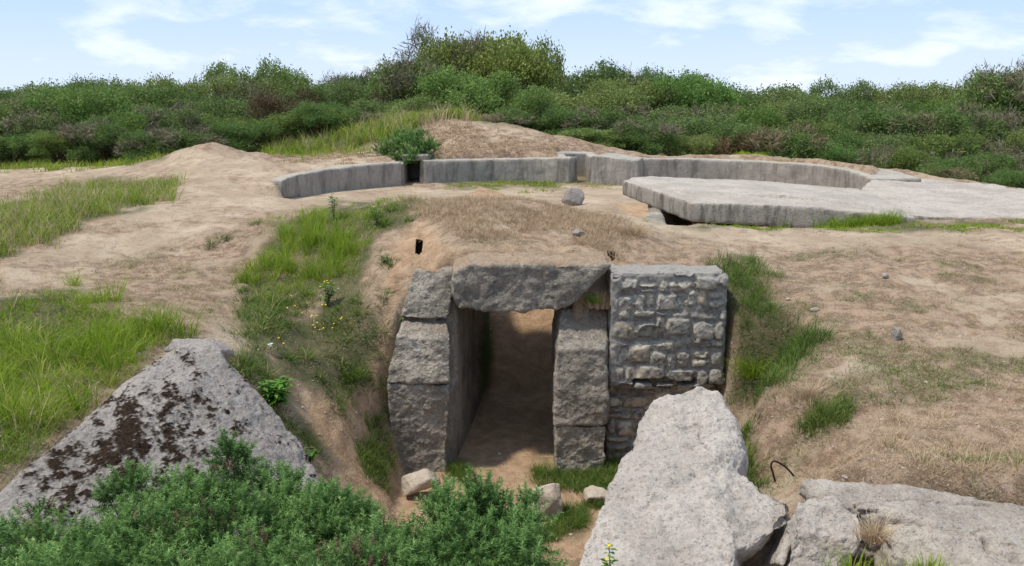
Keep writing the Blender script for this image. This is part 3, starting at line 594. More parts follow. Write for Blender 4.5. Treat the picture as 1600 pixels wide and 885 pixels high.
# rebar
cu = bpy.data.curves.new('rebar', 'CURVE'); cu.dimensions = '3D'; cu.bevel_depth = .008; cu.bevel_resolution = 3; cu.use_fill_caps = True
spn = cu.splines.new('NURBS'); pts = [P(1211,752,6.85), P(1208,740,6.8), P(1204,728,6.78), P(1207,720,6.78), P(1216,722,6.8), P(1232,733,6.84), P(1240,744,6.86)]
spn.points.add(len(pts) - 1); spn.use_endpoint_u = True; spn.order_u = 3
for q, p in zip(spn.points, pts): q.co = (*p, 1)
o = link(bpy.data.objects.new('rebar', cu)); cu.materials.append(M_rust); tag(o, 'bent rusty iron rod sticking out of the turf behind the huge boulder', 'iron rod')
dgr = bpy.context.evaluated_depsgraph_get(); mm = bpy.data.meshes.new_from_object(o.evaluated_get(dgr)); lab = o['label']; bpy.data.objects.remove(o)
o = link(bpy.data.objects.new('rebar', mm)); tag(o, lab, 'iron rod'); set_origin(o, tuple(pts[0]))
# ------------------------------------------------------------------ gun pit
def arc_wall(name, L_, thick, label, seed, th_end=None, mat=M_pit, n=16):
    pts = [(P(a, c, Y), P(a, d, Y)) for a, Y, c, d in L_]; top = np.array([p[0] for p in pts]); bot = np.array([p[1] for p in pts])
    # smooth resample
    k = len(top); s = np.linspace(0, k - 1, n)
    f = lambda arr: np.stack([np.interp(s, range(k), arr[:, i]) for i in range(3)], -1)
    top, bot = f(top), f(bot)
    for _ in range(2):
        for arr in (top, bot): arr[1:-1] = arr[1:-1] * .5 + .25 * (arr[:-2] + arr[2:])
    tg = np.gradient(top[:, :2], axis=0); nrm = np.stack([-tg[:, 1], tg[:, 0]], -1); nrm /= np.linalg.norm(nrm, axis=1)[:, None]
    hs = []; th = np.linspace(thick, th_end or thick, n)
    for i in range(n - 1):
        h = []
        for j in (i, i + 1):
            o_ = np.array([nrm[j, 0], nrm[j, 1], 0]) * th[j]
            b_ = bot[j] - np.array([0, 0, .35]); h += [top[j], top[j] + o_, b_, b_ + o_]
        hs.append(h)
    o = rock(name, hs, .04, mat, ((.8, .03), (4, .02)), 4, None, None, seed)
    return tag(o, label, 'wall')
arc_wall('gun_pit_wall', WL, .35, 'low curved concrete wall rising from the sand at the left of the gun pit', 201)
arc_wall('gun_pit_wall', WC, .4, 'dark streaked curved concrete wall under the brown grass mound', 202)
o = arc_wall('gun_pit_wall', WR, 1.2, 'short broken pale concrete wall between the shaded recess and the long curved wall', 203)
arc_wall('gun_pit_wall', WA, .55, 'long pale curved concrete wall ringing the right side of the gun pit', 204, th_end=1.3, mat=M_pit)
# recess and doorway cheeks
rc = empty('wall_recess', (2.0, 26, 2.3), 'shaded rectangular recess in the gun pit wall right of the mound', 'recess')
xA, xB = wc[-1][0], wr[0][0]; za = P(890, 246, 24.6)[2]
bx = lambda x0, x1, y0, y1, z0, z1: [np.array([x, y, z]) for x in (x0, x1) for y in (y0, y1) for z in (z0, z1)]
rock('side_wall', [bx(xA - .35, xA - .01, 24.95, 26.6, 2.1, za - .02)], .05, M_pit, ((2, .02),), 1, rc, None, 211)
rock('side_wall', [bx(xB + .02, xB + .35, 24.95, 26.6, 2.1, za - .01)], .05, M_pit, ((2, .02),), 1, rc, None, 212)
rock('back_wall', [bx(xA - .3, xB + .3, 26.35, 26.75, 2.1, za + .03)], .05, M_pit, ((2, .02),), 1, rc, None, 213)
dwy = empty('wall_doorway', (-2.8, 25, 2.2), 'narrow dark doorway gap in the gun pit wall under the gorse bush', 'doorway')
xA, xB = wl[-1][0], wc[0][0]; za = P(628, 256, 24)[2]
rock('side_wall', [bx(xA - .3, xA - .01, 24.1, 26.3, 2.0, za)], .05, M_pit, ((2, .02),), 1, dwy, None, 214)
rock('side_wall', [bx(xB + .01, xB + .3, 24.7, 26.3, 2.0, za)], .05, M_pit, ((2, .02),), 1, dwy, None, 215)
rock('back_wall', [bx(xA - .2, xB + .2, 26.0, 26.4, 2.0, za)], .05, M_pit, ((2, .02),), 1, dwy, None, 216)
rock('cover_slab', [bx(xA - .1, xB + .1, 24.75, 26.3, za + .01, za + .2)], .05, M_pit, ((2, .02),), 1, dwy, None, 217)
# tilted slab
tp = [P(972,281,19.3), P(1079,316,16.6), P(1250,322,16.3), P(1432,340,16.0), P(1380,312,18.6), P(1345,299,20.0), P(1180,286,20.8), P(1010,279,20.6)]
tb = [p.copy() for p in tp]; 
for p, z in zip(tb, (2.70, 2.49, 2.42, 2.36, 2.35, 2.35, 2.4, 2.7)): p[2] = z; 
up = [P(988,279.5,19.6), P(1072,302,17.5), P(1240,309,17.2), P(1405,329,16.9), P(1370,308,18.8), P(1340,298,20.0), P(1180,285,20.8), P(1015,278,20.6)]
ts = rock('tilted_slab', [tp + tb, [p + np.array([0, 0, .035]) for p in up] + [p + np.array([0, 0, -.1]) for p in up]], .04, M_flat, ((.8, .02), (5, .012), (12, .008)), 1, None, None, 221)
tag(ts, 'long thick slab of bleached concrete tipped up at its left corner beside the path', 'concrete slab')
ap = [P(1330,300,20.2), P(1362,278,21.6), P(1372,266,23.2), P(1480,279,21.9), P(1600,296,20.7), P(1800,318,19.5), P(1800,352,15.4), P(1600,343,15.9), P(1500,341,16.2), P(1410,338,16.4)]
gap_ = [P(1405,333,16.8), P(1500,338,16.5), P(1620,346,16.1), P(1800,358,15.3)]
hs = []
rowsA = [[P(1362,279,21.4), P(1440,276,22.4), P(1520,286,21.4), P(1610,297,20.6), P(1830,320,19.3)], [P(1340,300,20.1), P(1430,304,19.5), P(1520,311,18.9), P(1620,318,18.3), P(1830,336,17.4)], [P(1385,334,16.7), P(1450,338,16.5), P(1530,340,16.4), P(1620,343,16.2), P(1830,352,15.6)]]
for a_, b_ in zip(rowsA[:-1], rowsA[1:]):
    for i in range(4):
        q = [a_[i], a_[i + 1], b_[i], b_[i + 1]]; hs.append([p + np.array([0, 0, .02]) for p in q] + [p - np.array([0, 0, .5]) for p in q])
ao = rock('concrete_apron', hs, .055, M_flat, ((.8, .035), (4, .03), (12, .012)), 2, None, None, 222)
tag(ao, 'flat crumbling bleached concrete apron sloping to the right edge beyond the path', 'concrete apron')
# ------------------------------------------------------------------ blades
def blades(base, length, width, lean, az, curl, up=None):
    n = len(base); dirx = np.stack([np.cos(az), np.sin(az), np.zeros(n)], -1); side = np.stack([-np.sin(az), np.cos(az), np.zeros(n)], -1)
    # random facing so blades are seen from all sides
    fa = rng.uniform(0, math.tau, n); side = np.stack([np.cos(fa), np.sin(fa), np.zeros(n)], -1)
    h1 = length * .5; l1 = lean; l2 = lean + curl
    m = base + dirx * (np.sin(l1) * h1)[:, None] + np.array([0, 0, 1]) * (np.cos(l1) * h1)[:, None]
    t = m + dirx * (np.sin(l2) * h1)[:, None] + np.array([0, 0, 1]) * (np.cos(l2) * h1)[:, None]
    w = (width * .5)[:, None]
    V_ = np.stack([base - side * w, base + side * w, m - side * w * .75, m + side * w * .75, t], 1).reshape(-1, 3)
    k = np.arange(n)[:, None] * 5
    F_ = np.concatenate([k + np.array([[0, 1, 3]]), k + np.array([[0, 3, 2]]), k + np.array([[2, 3, 4]])], 0)
    return V_, F_
def scatter_pts(n, x0, x1, y0, y1, power=2.0):
    # denser close to the camera
    u = rng.random(n)
    e = 1 - power + 1e-9; y = (y0 ** e + u * (y1 ** e - y0 ** e)) ** (1 / e)
    x = rng.uniform(-.66, .66, n) * y * (abs(x1) and 1)
    return x, y
def sample(n, y0, y1, maskf, power=1.3):
    x, y = scatter_pts(n, -1, 1, y0, y1, power); z = hz_at(x, y); p = np.stack([x, y, z], -1); w = maskf(p); k = rng.random(n) < w; return p[k]
def onwalls(p):   # keep plants off the concrete: forecourt floor, door strip, pit concrete
    x, y = p[:, 0], p[:, 1]; a, b = pw(y)
    bad = (x > a - .3) & (x < b + .3) & (y > 11.0) & (y < 11.75)
    bad |= (x > a - .75) & (x < b + .7) & (y > 14.4) & (y < 17.1)
    bad |= (x > -1.55) & (x < 2.75) & (y > 10.75) & (y < 11.65) & (p[:, 2] > .2) & (p[:, 2] < 2.45)
    return ~bad
def tufts(centers, per, spread, lmin, lmax, wd, lean, rngtint=(0, 1), name='grass', mat=M_grass, tintc=None):
    n = len(centers); k = rng.poisson(per, n).clip(2); idx_ = np.repeat(np.arange(n), k); c = centers[idx_]; m = len(c)
    r = np.abs(rng.normal(0, spread, m)); a = rng.uniform(0, math.tau, m)
    b = c.copy(); b[:, 0] += np.cos(a) * r; b[:, 1] += np.sin(a) * r; b[:, 2] = hz_at(b[:, 0], b[:, 1]) - .01
    sc = rng.uniform(.7, 1.25, n)[idx_]; ln = rng.uniform(lmin, lmax, m) * sc
    ln_ = np.clip(np.abs(rng.normal(lean, .25, m)), .02, 1.3); cu_ = rng.uniform(.2, .9, m)
    az = a + rng.normal(0, .5, m)
    v, f = blades(b, ln, np.full(m, wd) * rng.uniform(.6, 1.3, m), ln_, az, cu_)
    cl_ = (tintc if tintc is not None else rng.uniform(*rngtint, n))[idx_]; ti = np.clip(cl_ + rng.normal(0, .18, m), 0, 1)
    return v, f, np.repeat(ti, 5)
def merge(parts):
    vs, fs, ts, o_ = [], [], [], 0
    for v, f, t in parts: vs.append(v); fs.append(f + o_); ts.append(t); o_ += len(v)
    return np.concatenate(vs), np.concatenate(fs), np.concatenate(ts)
def inpoly(polys, soft=8):
    def f(p):
        px, py = proj(p); d = np.min([poly_sd(px, py, g) for g in polys], 0)
        return 1 - sstep(-soft, soft * .5, d + fbm(p * np.array([1, 1, 0]), 2.5, 3, seed=71) * 30)
    return f
def stuff(name, v, f, t, mat, label):
    o = mesh_np(name, v, f, mat, smooth=False, attrs=dict(tint=t)); return tag(o, label, 'grass', kind='stuff')
# lush green grass, left bank
fl = inpoly([GREEN[0]])
c = sample(9000, 5.2, 11.5, lambda p: fl(p) * onwalls(p), .3)
tc_ = np.clip(.40 + .9 * fbm(c, .9, 3, seed=81) + rng.normal(0, .1, len(c)), 0, 1)
c_ = c; v1 = tufts(c, 13, .05, .08, .24, .0065, .7, tintc=tc_)
c2 = sample(1500, 5.2, 11.5, lambda p: fl(p) * (fbm(p, 1.2, 2, seed=82) > -.1), .3)
v2 = tufts(c2, 50, .06, .24, .5, .0075, .5, rngtint=(.2, .9))
v, f, t = merge([v1, v2]); stuff('grass', v, f, t, M_grass, 'lush long bright green grass covering the left bank above the mossy slab')
# middle patch
fm = inpoly([[(385,440),(430,350),(520,322),(640,315),(640,345),(580,380),(560,440),(470,470),(400,470)]], 10)
c = sample(4500, 11, 15, lambda p: fm(p) * onwalls(p), 0.3); v1 = tufts(c, 12, .06, .08, .20, .007, .45, rngtint=(.2, .95))
c = sample(1500, 11, 14.6, lambda p: inpoly([[(385,440),(430,360),(510,335),(560,380),(540,430),(480,455)]], 6)(p), .3); v2 = tufts(c, 38, .05, .22, .42, .007, .25, rngtint=(.25, .7))
v, f, t = merge([v1, v2]); stuff('grass', v, f, t, M_grass, 'tall bright green grass patch on the mound left of the bunker doorway')
fm2 = inpoly([[(560,470),(610,500),(590,590),(560,600)],[(370,470),(470,460),(590,470),(600,510),(585,600),(525,640),(470,600),(420,545),(365,530)], [(340,555),(395,545),(450,600),(520,725),(490,730),(420,640)]], 12)
c = sample(14000, 7.5, 12.5, lambda p: fm2(p) * onwalls(p) * (fbm(p, 1.7, 3, seed=88) > -.1), .3); v1 = tufts(c, 12, .05, .05, .18, .007, .7, rngtint=(.2, 1.0))
fj = inpoly([GREEN[8], GREEN[9], GREEN[10], GREEN[11], GREEN[13]], 4)
c = sample(20000, 8.5, 11.2, lambda p: fj(p) * onwalls(p), .3); v2 = tufts(c, 14, .04, .07, .2, .006, .5, rngtint=(.1, .7))
c = sample(1500, 7.5, 12.5, lambda p: fm2(p) * onwalls(p) * (fbm(p, 1.7, 3, seed=88) > -.15), .3); v3 = tufts(c, 50, .06, .08, .24, .010, .8, rngtint=(.0, 1.0))
ck = np.array([hit(*q_, 7) for q_ in ((545,600),(560,585),(530,640),(525,625),(575,595),(540,570),(500,590),(610,415),(600,465),(600,520),(590,600),(600,560),(608,640),(606,600),(590,660),(480,560),(450,560),(395,480),(380,455),(350,375),(400,350),(330,385),(610,330),(590,340),(600,352),(640,345))])
v4 = tufts(ck, 90, .06, .08, .22, .010, .8, rngtint=(.1, .8))
v, f, t = merge([v1, v2, v3, v4]); stuff('grass', v, f, t, M_grassd, 'dark green weeds and short grass around the doorway and below the mound')
# right strip
fr = inpoly([GREEN[3]], 6)
c = sample(9000, 7.8, 12.4, lambda p: fr(p) * onwalls(p), .3); tcr = np.clip(.3 + .5 * fbm(c, 1.2, 3, seed=83), 0, 1)
v1 = tufts(c, 16, .05, .12, .30, .007, .55, tintc=tcr)
c = sample(30000, 6.2, 9.5, lambda p: inpoly([GREEN[14], GREEN[15]], 3)(p), .3); v2 = tufts(c[:600], 14, .04, .08, .2, .006, .4, rngtint=(.2, .9))
v, f, t = merge([v1, v2]); stuff('grass', v, f, t, M_grassd, 'long green grass hanging down right of the stone wall')
# far green: slope at left back, pit base, slab foot, verge of thicket
fb = inpoly([GREEN[2]], 8); c = sample(16000, 11.5, 22, lambda p: fb(p), .8); c = c[fbm(c, 1.3, 3, seed=84) > -.25]; v1 = tufts(c, 10, .08, .10, .34, .010, .4, rngtint=(-.1, 1.3))
fb2 = inpoly([GREEN[6]], 6); c = sample(9000, 20, 25.2, fb2, .5); v2 = tufts(c, 8, .08, .04, .12, .014, .5, rngtint=(.2, .9))
fb3 = inpoly([GREEN[7]], 3); c = sample(12000, 14.5, 17, lambda p: fb3(p) * (fbm(p, 1.1, 3, seed=97) > -.05), .5); v3 = tufts(c, 7, .06, .03, .09, .010, .5, rngtint=(.1, .8))
c = sample(9000, 15.6, 16.4, lambda p: inpoly([[(1225,352),(1235,335),(1300,338),(1400,345),(1400,352)]], 2)(p), .5); c = c[fbm(c, 1.6, 2, seed=98) > -.1]; v3b = tufts(c, 7, .06, .10, .32, .010, .2, rngtint=(.1, .6))
fb4 = inpoly([GREEN[4], GREEN[5]], 5); c = sample(16000, 24, 34, fb4, .5); v4 = tufts(c, 8, .12, .1, .35, .016, .4, rngtint=(0, 1.3))
v, f, t = merge([v1, v2, v3, v3b, v4]); stuff('grass', v, f, t, M_grass, 'green grass on the far slopes, below the tilted slab and inside the gun pit')
# dry turf everywhere + sparse green in it
def fdry(p):
    s_, d_, r_, g_, pa = masks(p); return r_ * (1 - .6 * g_) * onwalls(p) * (.35 + .65 * sstep(-.4, .2, fbm(p, 2.5, 3, seed=91)))
c = sample(150000, 5.5, 17, fdry, 1.2); v1 = tufts(c, 5, .025, .015, .06, .005, .8, rngtint=(.0, .68))
fmd = inpoly([[(640,312),(800,306),(960,345),(1000,372),(950,396),(850,366),(760,372),(700,350),(650,340)]], 8)
c = sample(26000, 11.6, 14.6, lambda p: fmd(p) * onwalls(p), .3); v2 = tufts(c, 8, .04, .05, .14, .0055, .5, rngtint=(.0, .66))
fmf = inpoly([[(650,205),(690,196),(920,236),(890,246),(670,250)], [(450,262),(560,248),(600,235),(440,244)]], 3)
c = sample(42000, 24, 31, fmf, .5); v3 = tufts(c, 7, .07, .04, .11, .018, .6, rngtint=(.0, .6))
c = sample(2600, 5.5, 16.0, lambda p: fdry(p) * (fbm(p, 1.4, 3, seed=93) > .22), 1.0); v4 = tufts(c, 22, .05, .06, .17, .005, .45, rngtint=(.1, .75))
c = sample(9000, 11.5, 22, inpoly([GREEN[2]], 8), .8); v5 = tufts(c, 5, .08, .14, .38, .008, .35, rngtint=(.1, .66))
c = sample(2500, 28, 35, inpoly([[(420,235),(560,205),(640,172),(740,190),(690,205),(600,225)]], 5), .3); v6 = tufts(c, 8, .15, .3, .8, .014, .3, rngtint=(.0, .6))
c = sample(1000, 5.2, 11.5, lambda p: fl(p), .3); v7 = tufts(c, 6, .06, .1, .35, .006, .6, rngtint=(.1, .66))
v, f, t = merge([v1, v2, v3, v4, v5, v6, v7]); stuff('dry_grass', v, f, t, M_dry, 'short dry straw coloured grass over the mound and slopes')
c = sample(70000, 6.2, 15.5, lambda p: masks(p)[4] * onwalls(p) * (masks(p)[1] < .3), 1.1); v1 = tufts(c, 7, .03, .02, .075, .0055, .7, rngtint=(.1, .9))
stuff('grass', *v1, M_grassd, 'thin green grass growing in patches through the dry turf')
# named dry tufts
def tuft_thing(px, py, Y, n, spread, l0, l1, mat, label, tint=(.2, .7), lean=.4, name='grass_tuft', zoff=0, wd=.006):
    q = hit(px, py, 5) if zoff == 0 else P(px, py, Y); z = q[2]
    m = n; r = np.abs(rng.normal(0, spread, m)); a = rng.uniform(0, math.tau, m); b = np.stack([q[0] + np.cos(a) * r, q[1] + np.sin(a) * r * .6, np.full(m, z - .03)], -1)
    v, f = blades(b, rng.uniform(l0, l1, m), np.full(m, wd), np.clip(np.abs(rng.normal(lean, .25, m)), 0, 1.3), a, rng.uniform(.2, .9, m))
    o = mesh_np(name, v, f, mat, smooth=False, attrs=dict(tint=np.repeat(rng.uniform(*tint, m), 5))); set_origin(o, (q[0], q[1], z)); tag(o, label, 'grass tuft'); return o
tuft_thing(938, 478, 11.25, 500, .09, .12, .34, M_dry, 'dry straw tuft with green base at the right end of the lintel', zoff=1, lean=.3)
tuft_thing(928, 470, 11.15, 200, .05, .08, .2, M_grassd, 'small green tuft under the right end of the lintel', zoff=1)
tuft_thing(985, 365, 13.0, 500, .16, .12, .28, M_dry, 'tall dry tuft on the right shoulder of the mound above the burrow', lean=.5)
tuft_thing(1180, 590, 9.4, 320, .10, .25, .5, M_grass, 'bright green arching tuft beside the lower corner of the stone wall', lean=.5, wd=.009)
tuft_thing(1265, 620, 8.4, 350, .12, .1, .25, M_dry, 'brown dry tuft in the hollow of the right slope', lean=.3)
tuft_thing(1365, 840, 5.55, 220, .07, .1, .26, M_dry, 'reddish dry tuft in the gap between broken block and ledge', zoff=1)
tuft_thing(1330, 890, 5.1, 90, .12, .08, .22, M_grass, 'thin green and straw grass at the foot of the broken block', zoff=1, tint=(.3, 1))
tuft_thing(1450, 895, 4.95, 260, .08, .06, .2, M_grass, 'thin green grass in front of the long ledge', zoff=1, tint=(.3, 1), lean=.3)
tuft_thing(545, 590, 10.8, 320, .10, .12, .28, M_grassd, 'dark green drooping tuft on the bare bank left of the doorway pillar', tint=(0, .5), lean=.7)
tuft_thing(1165, 720, 6.9, 180, .05, .15, .3, M_grass, 'yellow green tuft tight against the right edge of the huge boulder', tint=(.5, 1), lean=.3)
# ------------------------------------------------------------------ gorse
def shoots(base, dirs, length, nn, nl, nw, tint0):
    """needle covered shoots; base (n,3) dirs (n,3) length (n)"""
    n = len(base); d = dirs / np.linalg.norm(dirs, axis=1)[:, None]
    a = np.cross(d, np.array([0.3, .2, 1.0])); a /= np.linalg.norm(a, axis=1)[:, None] + 1e-9; b = np.cross(d, a)
    t = (np.arange(nn) + .5) / nn; t = np.broadcast_to(t, (n, nn)) + rng.uniform(-.5, .5, (n, nn)) / nn
    ang = np.arange(nn) * 2.4 + rng.uniform(0, 6.28, (n, 1)); 
    pos = base[:, None] + d[:, None] * (t * length[:, None])[..., None]
    rad = a[:, None] * np.cos(ang)[..., None] + b[:, None] * np.sin(ang)[..., None]
    up_ = .1 + 1.1 * t ** 3
    nd = rad + d[:, None] * up_[..., None] * .8 + rng.normal(0, .25, (n, nn, 3)); nd /= np.linalg.norm(nd, axis=2)[..., None]
    ln = nl * (1.05 - .45 * t) * rng.uniform(.7, 1.3, (n, nn)); tip = pos + nd * ln[..., None]
    sd2 = np.cross(nd, rng.normal(size=(n, nn, 3))); sd2 /= np.linalg.norm(sd2, axis=2)[..., None] + 1e-9; w = sd2 * (nw * .5)
    V_ = np.stack([pos - w, pos + w, tip], 2).reshape(-1, 3); F_ = np.arange(n * nn * 3).reshape(-1, 3)
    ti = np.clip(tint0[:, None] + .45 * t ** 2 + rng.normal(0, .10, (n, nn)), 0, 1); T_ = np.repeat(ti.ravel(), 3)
    return V_, F_, T_
def stem_mesh(segs):
    vs, fs = [], []
    for p0, p1, r0, r1 in segs:
        p0 = np.array(p0); p1 = np.array(p1); d = p1 - p0; d /= np.linalg.norm(d) + 1e-9
        a = np.cross(d, [.31, .2, .9]); a /= np.linalg.norm(a); b = np.cross(d, a); k = len(vs) * 0 + sum(len(x) for x in vs)
        an = np.arange(5) * math.tau / 5; ring = a[None] * np.cos(an)[:, None] + b[None] * np.sin(an)[:, None]
        vs.append(np.concatenate([p0 + ring * r0, p1 + ring * r1])); fs += [(k + i, k + (i + 1) % 5, k + 5 + (i + 1) % 5, k + 5 + i) for i in range(5)]
    return np.concatenate(vs), np.array(fs)
def gorse(lobes, dens, label, base, nl=.031, shl=.085, nw=.0062, nn=36, name='gorse_bush', group=None, dead=.05):
    root = empty(name, base, label, 'bush', group); parts = []; dparts = []; segs = []
    base = np.array(base, float)
    for (c, r) in lobes:
        c = np.array(c, float); r = np.array(r, float) if np.ndim(r) else np.array([r, r, r])
        ns = int(6 + 230 * r.mean() ** 2 * 1.5); us_ = rng.normal(size=(ns, 3)); us_ /= np.linalg.norm(us_, axis=1)[:, None]; us_[:, 2] = np.abs(us_[:, 2]) - .25 * rng.random(ns)
        sr_ = rng.uniform(.05, .13, ns) * (r.mean() / .25) ** .3 * (shl / .075); sc_ = c + us_ * r * rng.uniform(.6, 1.12, (ns, 1))
        per = int(dens * 4 * math.pi * r.mean() ** 2 / ns) + 3; si = np.repeat(np.arange(ns), per); n = len(si)
        u = rng.normal(size=(n, 3)); u[:, 2] += .35; u /= np.linalg.norm(u, axis=1)[:, None]; rr_ = rng.uniform(.3, 1.0, n)
        rr_ = rr_ ** .6; p = sc_[si] + u * (sr_[si] * rr_)[:, None] * np.array([.8, .8, 1.25])
        d = u * 1.0 + us_[si] * .5 + np.array([0, 0, .5]) + rng.normal(0, .2, (n, 3))
        ln = shl * rng.uniform(.6, 1.3, n); t0 = np.clip(-.22 + .46 * rr_ + .40 * (rng.random(ns)[si] - .5) + .2 * fbm(p, 2.5, 2, seed=5) + rng.normal(0, .06, n), 0, .6)  # tint drops towards clump cores: shade of the hollows put into the colour
        u = us_
        dm = rng.random(n) < dead * (.15 + 12 * (fbm(p, 2.6, 2, seed=15) > .42)) * (rr_ < .8)
        parts.append(shoots(p[~dm], d[~dm], ln[~dm], nn, nl, nw, t0[~dm]))
        if dm.any(): dparts.append(shoots(p[dm], d[dm], ln[dm], nn, nl * .9, nw, t0[dm]))
        for i in range(max(4, int(r.mean() * 22))):
            e = c + u[i] * r * .8; mid = (base + e) / 2 + rng.normal(0, .06, 3); mid[2] = max(mid[2], base[2] + .05)
            segs += [(base + rng.normal(0, .04, 3) * [1, 1, 0], mid, .014, .009), (mid, e, .009, .004)]
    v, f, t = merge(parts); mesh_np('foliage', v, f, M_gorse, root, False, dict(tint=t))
    if dparts: v, f, t = merge(dparts); mesh_np('dead_shoots', v, f, M_gdead, root, False, dict(tint=t))
    v, f = stem_mesh(segs); mesh_np('stem', v, f, M_stem, root)
    return root
def lb(px, py, Y, rpx, sq=.85):      # lobe whose centre shows at px,py with radius rpx photo pixels
    r = rpx / F * math.hypot(Y, EYE - P(px, py, Y)[2]); return (P(px, py, Y), (r, r, r * sq))
def gbase(px, py, Y):
    q = P(px, py, Y); return (q[0], q[1], float(hz_at(q[:1], q[1:2])[0]))
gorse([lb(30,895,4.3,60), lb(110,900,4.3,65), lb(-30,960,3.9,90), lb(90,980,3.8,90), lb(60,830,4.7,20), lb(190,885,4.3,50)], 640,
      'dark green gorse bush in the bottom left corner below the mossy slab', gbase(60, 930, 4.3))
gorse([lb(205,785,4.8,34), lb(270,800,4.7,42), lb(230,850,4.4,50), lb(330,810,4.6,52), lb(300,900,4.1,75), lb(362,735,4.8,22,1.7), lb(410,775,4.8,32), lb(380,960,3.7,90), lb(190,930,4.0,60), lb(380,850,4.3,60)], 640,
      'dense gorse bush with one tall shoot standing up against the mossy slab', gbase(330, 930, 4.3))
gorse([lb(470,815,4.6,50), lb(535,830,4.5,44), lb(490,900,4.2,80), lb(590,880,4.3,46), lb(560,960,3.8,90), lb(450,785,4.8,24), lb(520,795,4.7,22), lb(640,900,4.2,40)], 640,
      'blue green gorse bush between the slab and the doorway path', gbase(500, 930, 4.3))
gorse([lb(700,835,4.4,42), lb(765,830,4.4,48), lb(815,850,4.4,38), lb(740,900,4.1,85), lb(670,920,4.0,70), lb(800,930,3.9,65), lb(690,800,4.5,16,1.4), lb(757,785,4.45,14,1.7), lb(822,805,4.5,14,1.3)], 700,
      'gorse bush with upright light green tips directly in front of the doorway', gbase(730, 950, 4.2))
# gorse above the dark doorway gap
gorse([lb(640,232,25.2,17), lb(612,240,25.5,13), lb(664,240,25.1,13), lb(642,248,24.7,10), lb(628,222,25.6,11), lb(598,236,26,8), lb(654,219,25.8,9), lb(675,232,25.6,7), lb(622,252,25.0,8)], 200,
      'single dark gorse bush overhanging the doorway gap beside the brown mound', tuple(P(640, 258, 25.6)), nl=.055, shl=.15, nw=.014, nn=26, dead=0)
# ------------------------------------------------------------------ thicket shrubs (background)
def shrub_mesh(kind, seed):
    r_ = np.random.default_rng(seed); nl = r_.integers(12, 18); parts_v = []; T = []
    lobes = [(np.array([0, 0, .55]), .42)]
    for k in range(nl): a = r_.uniform(0, 6.28); q = r_.uniform(.25, .62); lobes.append((np.array([math.cos(a) * q, math.sin(a) * q, r_.uniform(.12, .80)]), r_.uniform(.14, .32)))
    nleaf = {'leafy': 21000, 'gorse': 20000, 'twig': 4200}[kind]; tot = sum(r * r for _, r in lobes)
    P_, D_, K_ = [], [], []
    for c, r in lobes:
        n = int(nleaf * r * r / tot); ncl = max(12, int(n / 40)); u = r_.normal(size=(ncl, 3)); u /= np.linalg.norm(u, axis=1)[:, None]; u[:, 2] = np.abs(u[:, 2]) * .9 - .12
        cc = c + u * r * r_.uniform(.7, 1.06, (ncl, 1)); tc2 = r_.random(ncl); i = r_.integers(0, ncl, n)
        P_.append(cc[i] + r_.normal(0, .045, (n, 3)) * [1, 1, 1.15]); D_.append(u[i]); K_.append(tc2[i])
    P_ = np.concatenate(P_); D_ = np.concatenate(D_); K_ = np.concatenate(K_); n = len(P_); P_[:, 2] = np.abs(P_[:, 2])
    d = D_ * .6 + np.array([0, 0, .35]) + r_.normal(0, .6, (n, 3)); d /= np.linalg.norm(d, axis=1)[:, None]
    s_ = np.cross(d, r_.normal(size=(n, 3))); s_ /= np.linalg.norm(s_, axis=1)[:, None]
    ln = {'leafy': .031, 'gorse': .038, 'twig': .12}[kind] * r_.uniform(.6, 1.4, n); w = ln * {'leafy': .33, 'gorse': .22, 'twig': .035}[kind]
    a = P_ - d * (ln * .5)[:, None]; b = P_ + s_ * w[:, None]; c = P_ + d * (ln * .5)[:, None]; e = P_ - s_ * w[:, None]
    v = np.stack([a, b, c, e], 1).reshape(-1, 3); f = np.arange(n * 4).reshape(-1, 4)
    ti = np.clip(.15 + .5 * K_ + .12 * r_.normal(size=n), 0, 1); ti = np.where(r_.random(n) < .04, .95, ti)
    me_o = mesh_np('foliage', v, f, {'leafy': M_leaf, 'gorse': M_fgor, 'twig': M_twig}[kind], smooth=False, attrs=dict(tint=np.repeat(ti, 4)))
    me_ = me_o.data; bpy.data.objects.remove(me_o)
    segs = []
    for c, r in lobes:
        for q in range(7 if kind == 'twig' else 4):
            u = r_.normal(size=3); u /= np.linalg.norm(u); u[2] = abs(u[2]); e = c + u * r * .95; m = c * .6 + r_.normal(0, .03, 3)
            segs += [(r_.normal(0, .03, 3) * [1, 1, 0], m, .016, .010), (m, e, .010, .0025)]
            e2 = e + u * .08 + r_.normal(0, .05, 3); segs += [(e, e2, .0025, .001)]
    v, f = stem_mesh(segs); so = mesh_np('trunk', v, f, M_twig if kind == 'twig' else M_stem, smooth=True, attrs=dict(tint=np.full(len(v), .5))); sm_ = so.data; bpy.data.objects.remove(so)
    return me_, sm_
VAR = {k: [shrub_mesh(k, 300 + i + 10 * j) for i in range(c_)] for j, (k, c_) in enumerate((('leafy', 4), ('gorse', 3), ('twig', 2)))}
rs_ = random.Random(11)
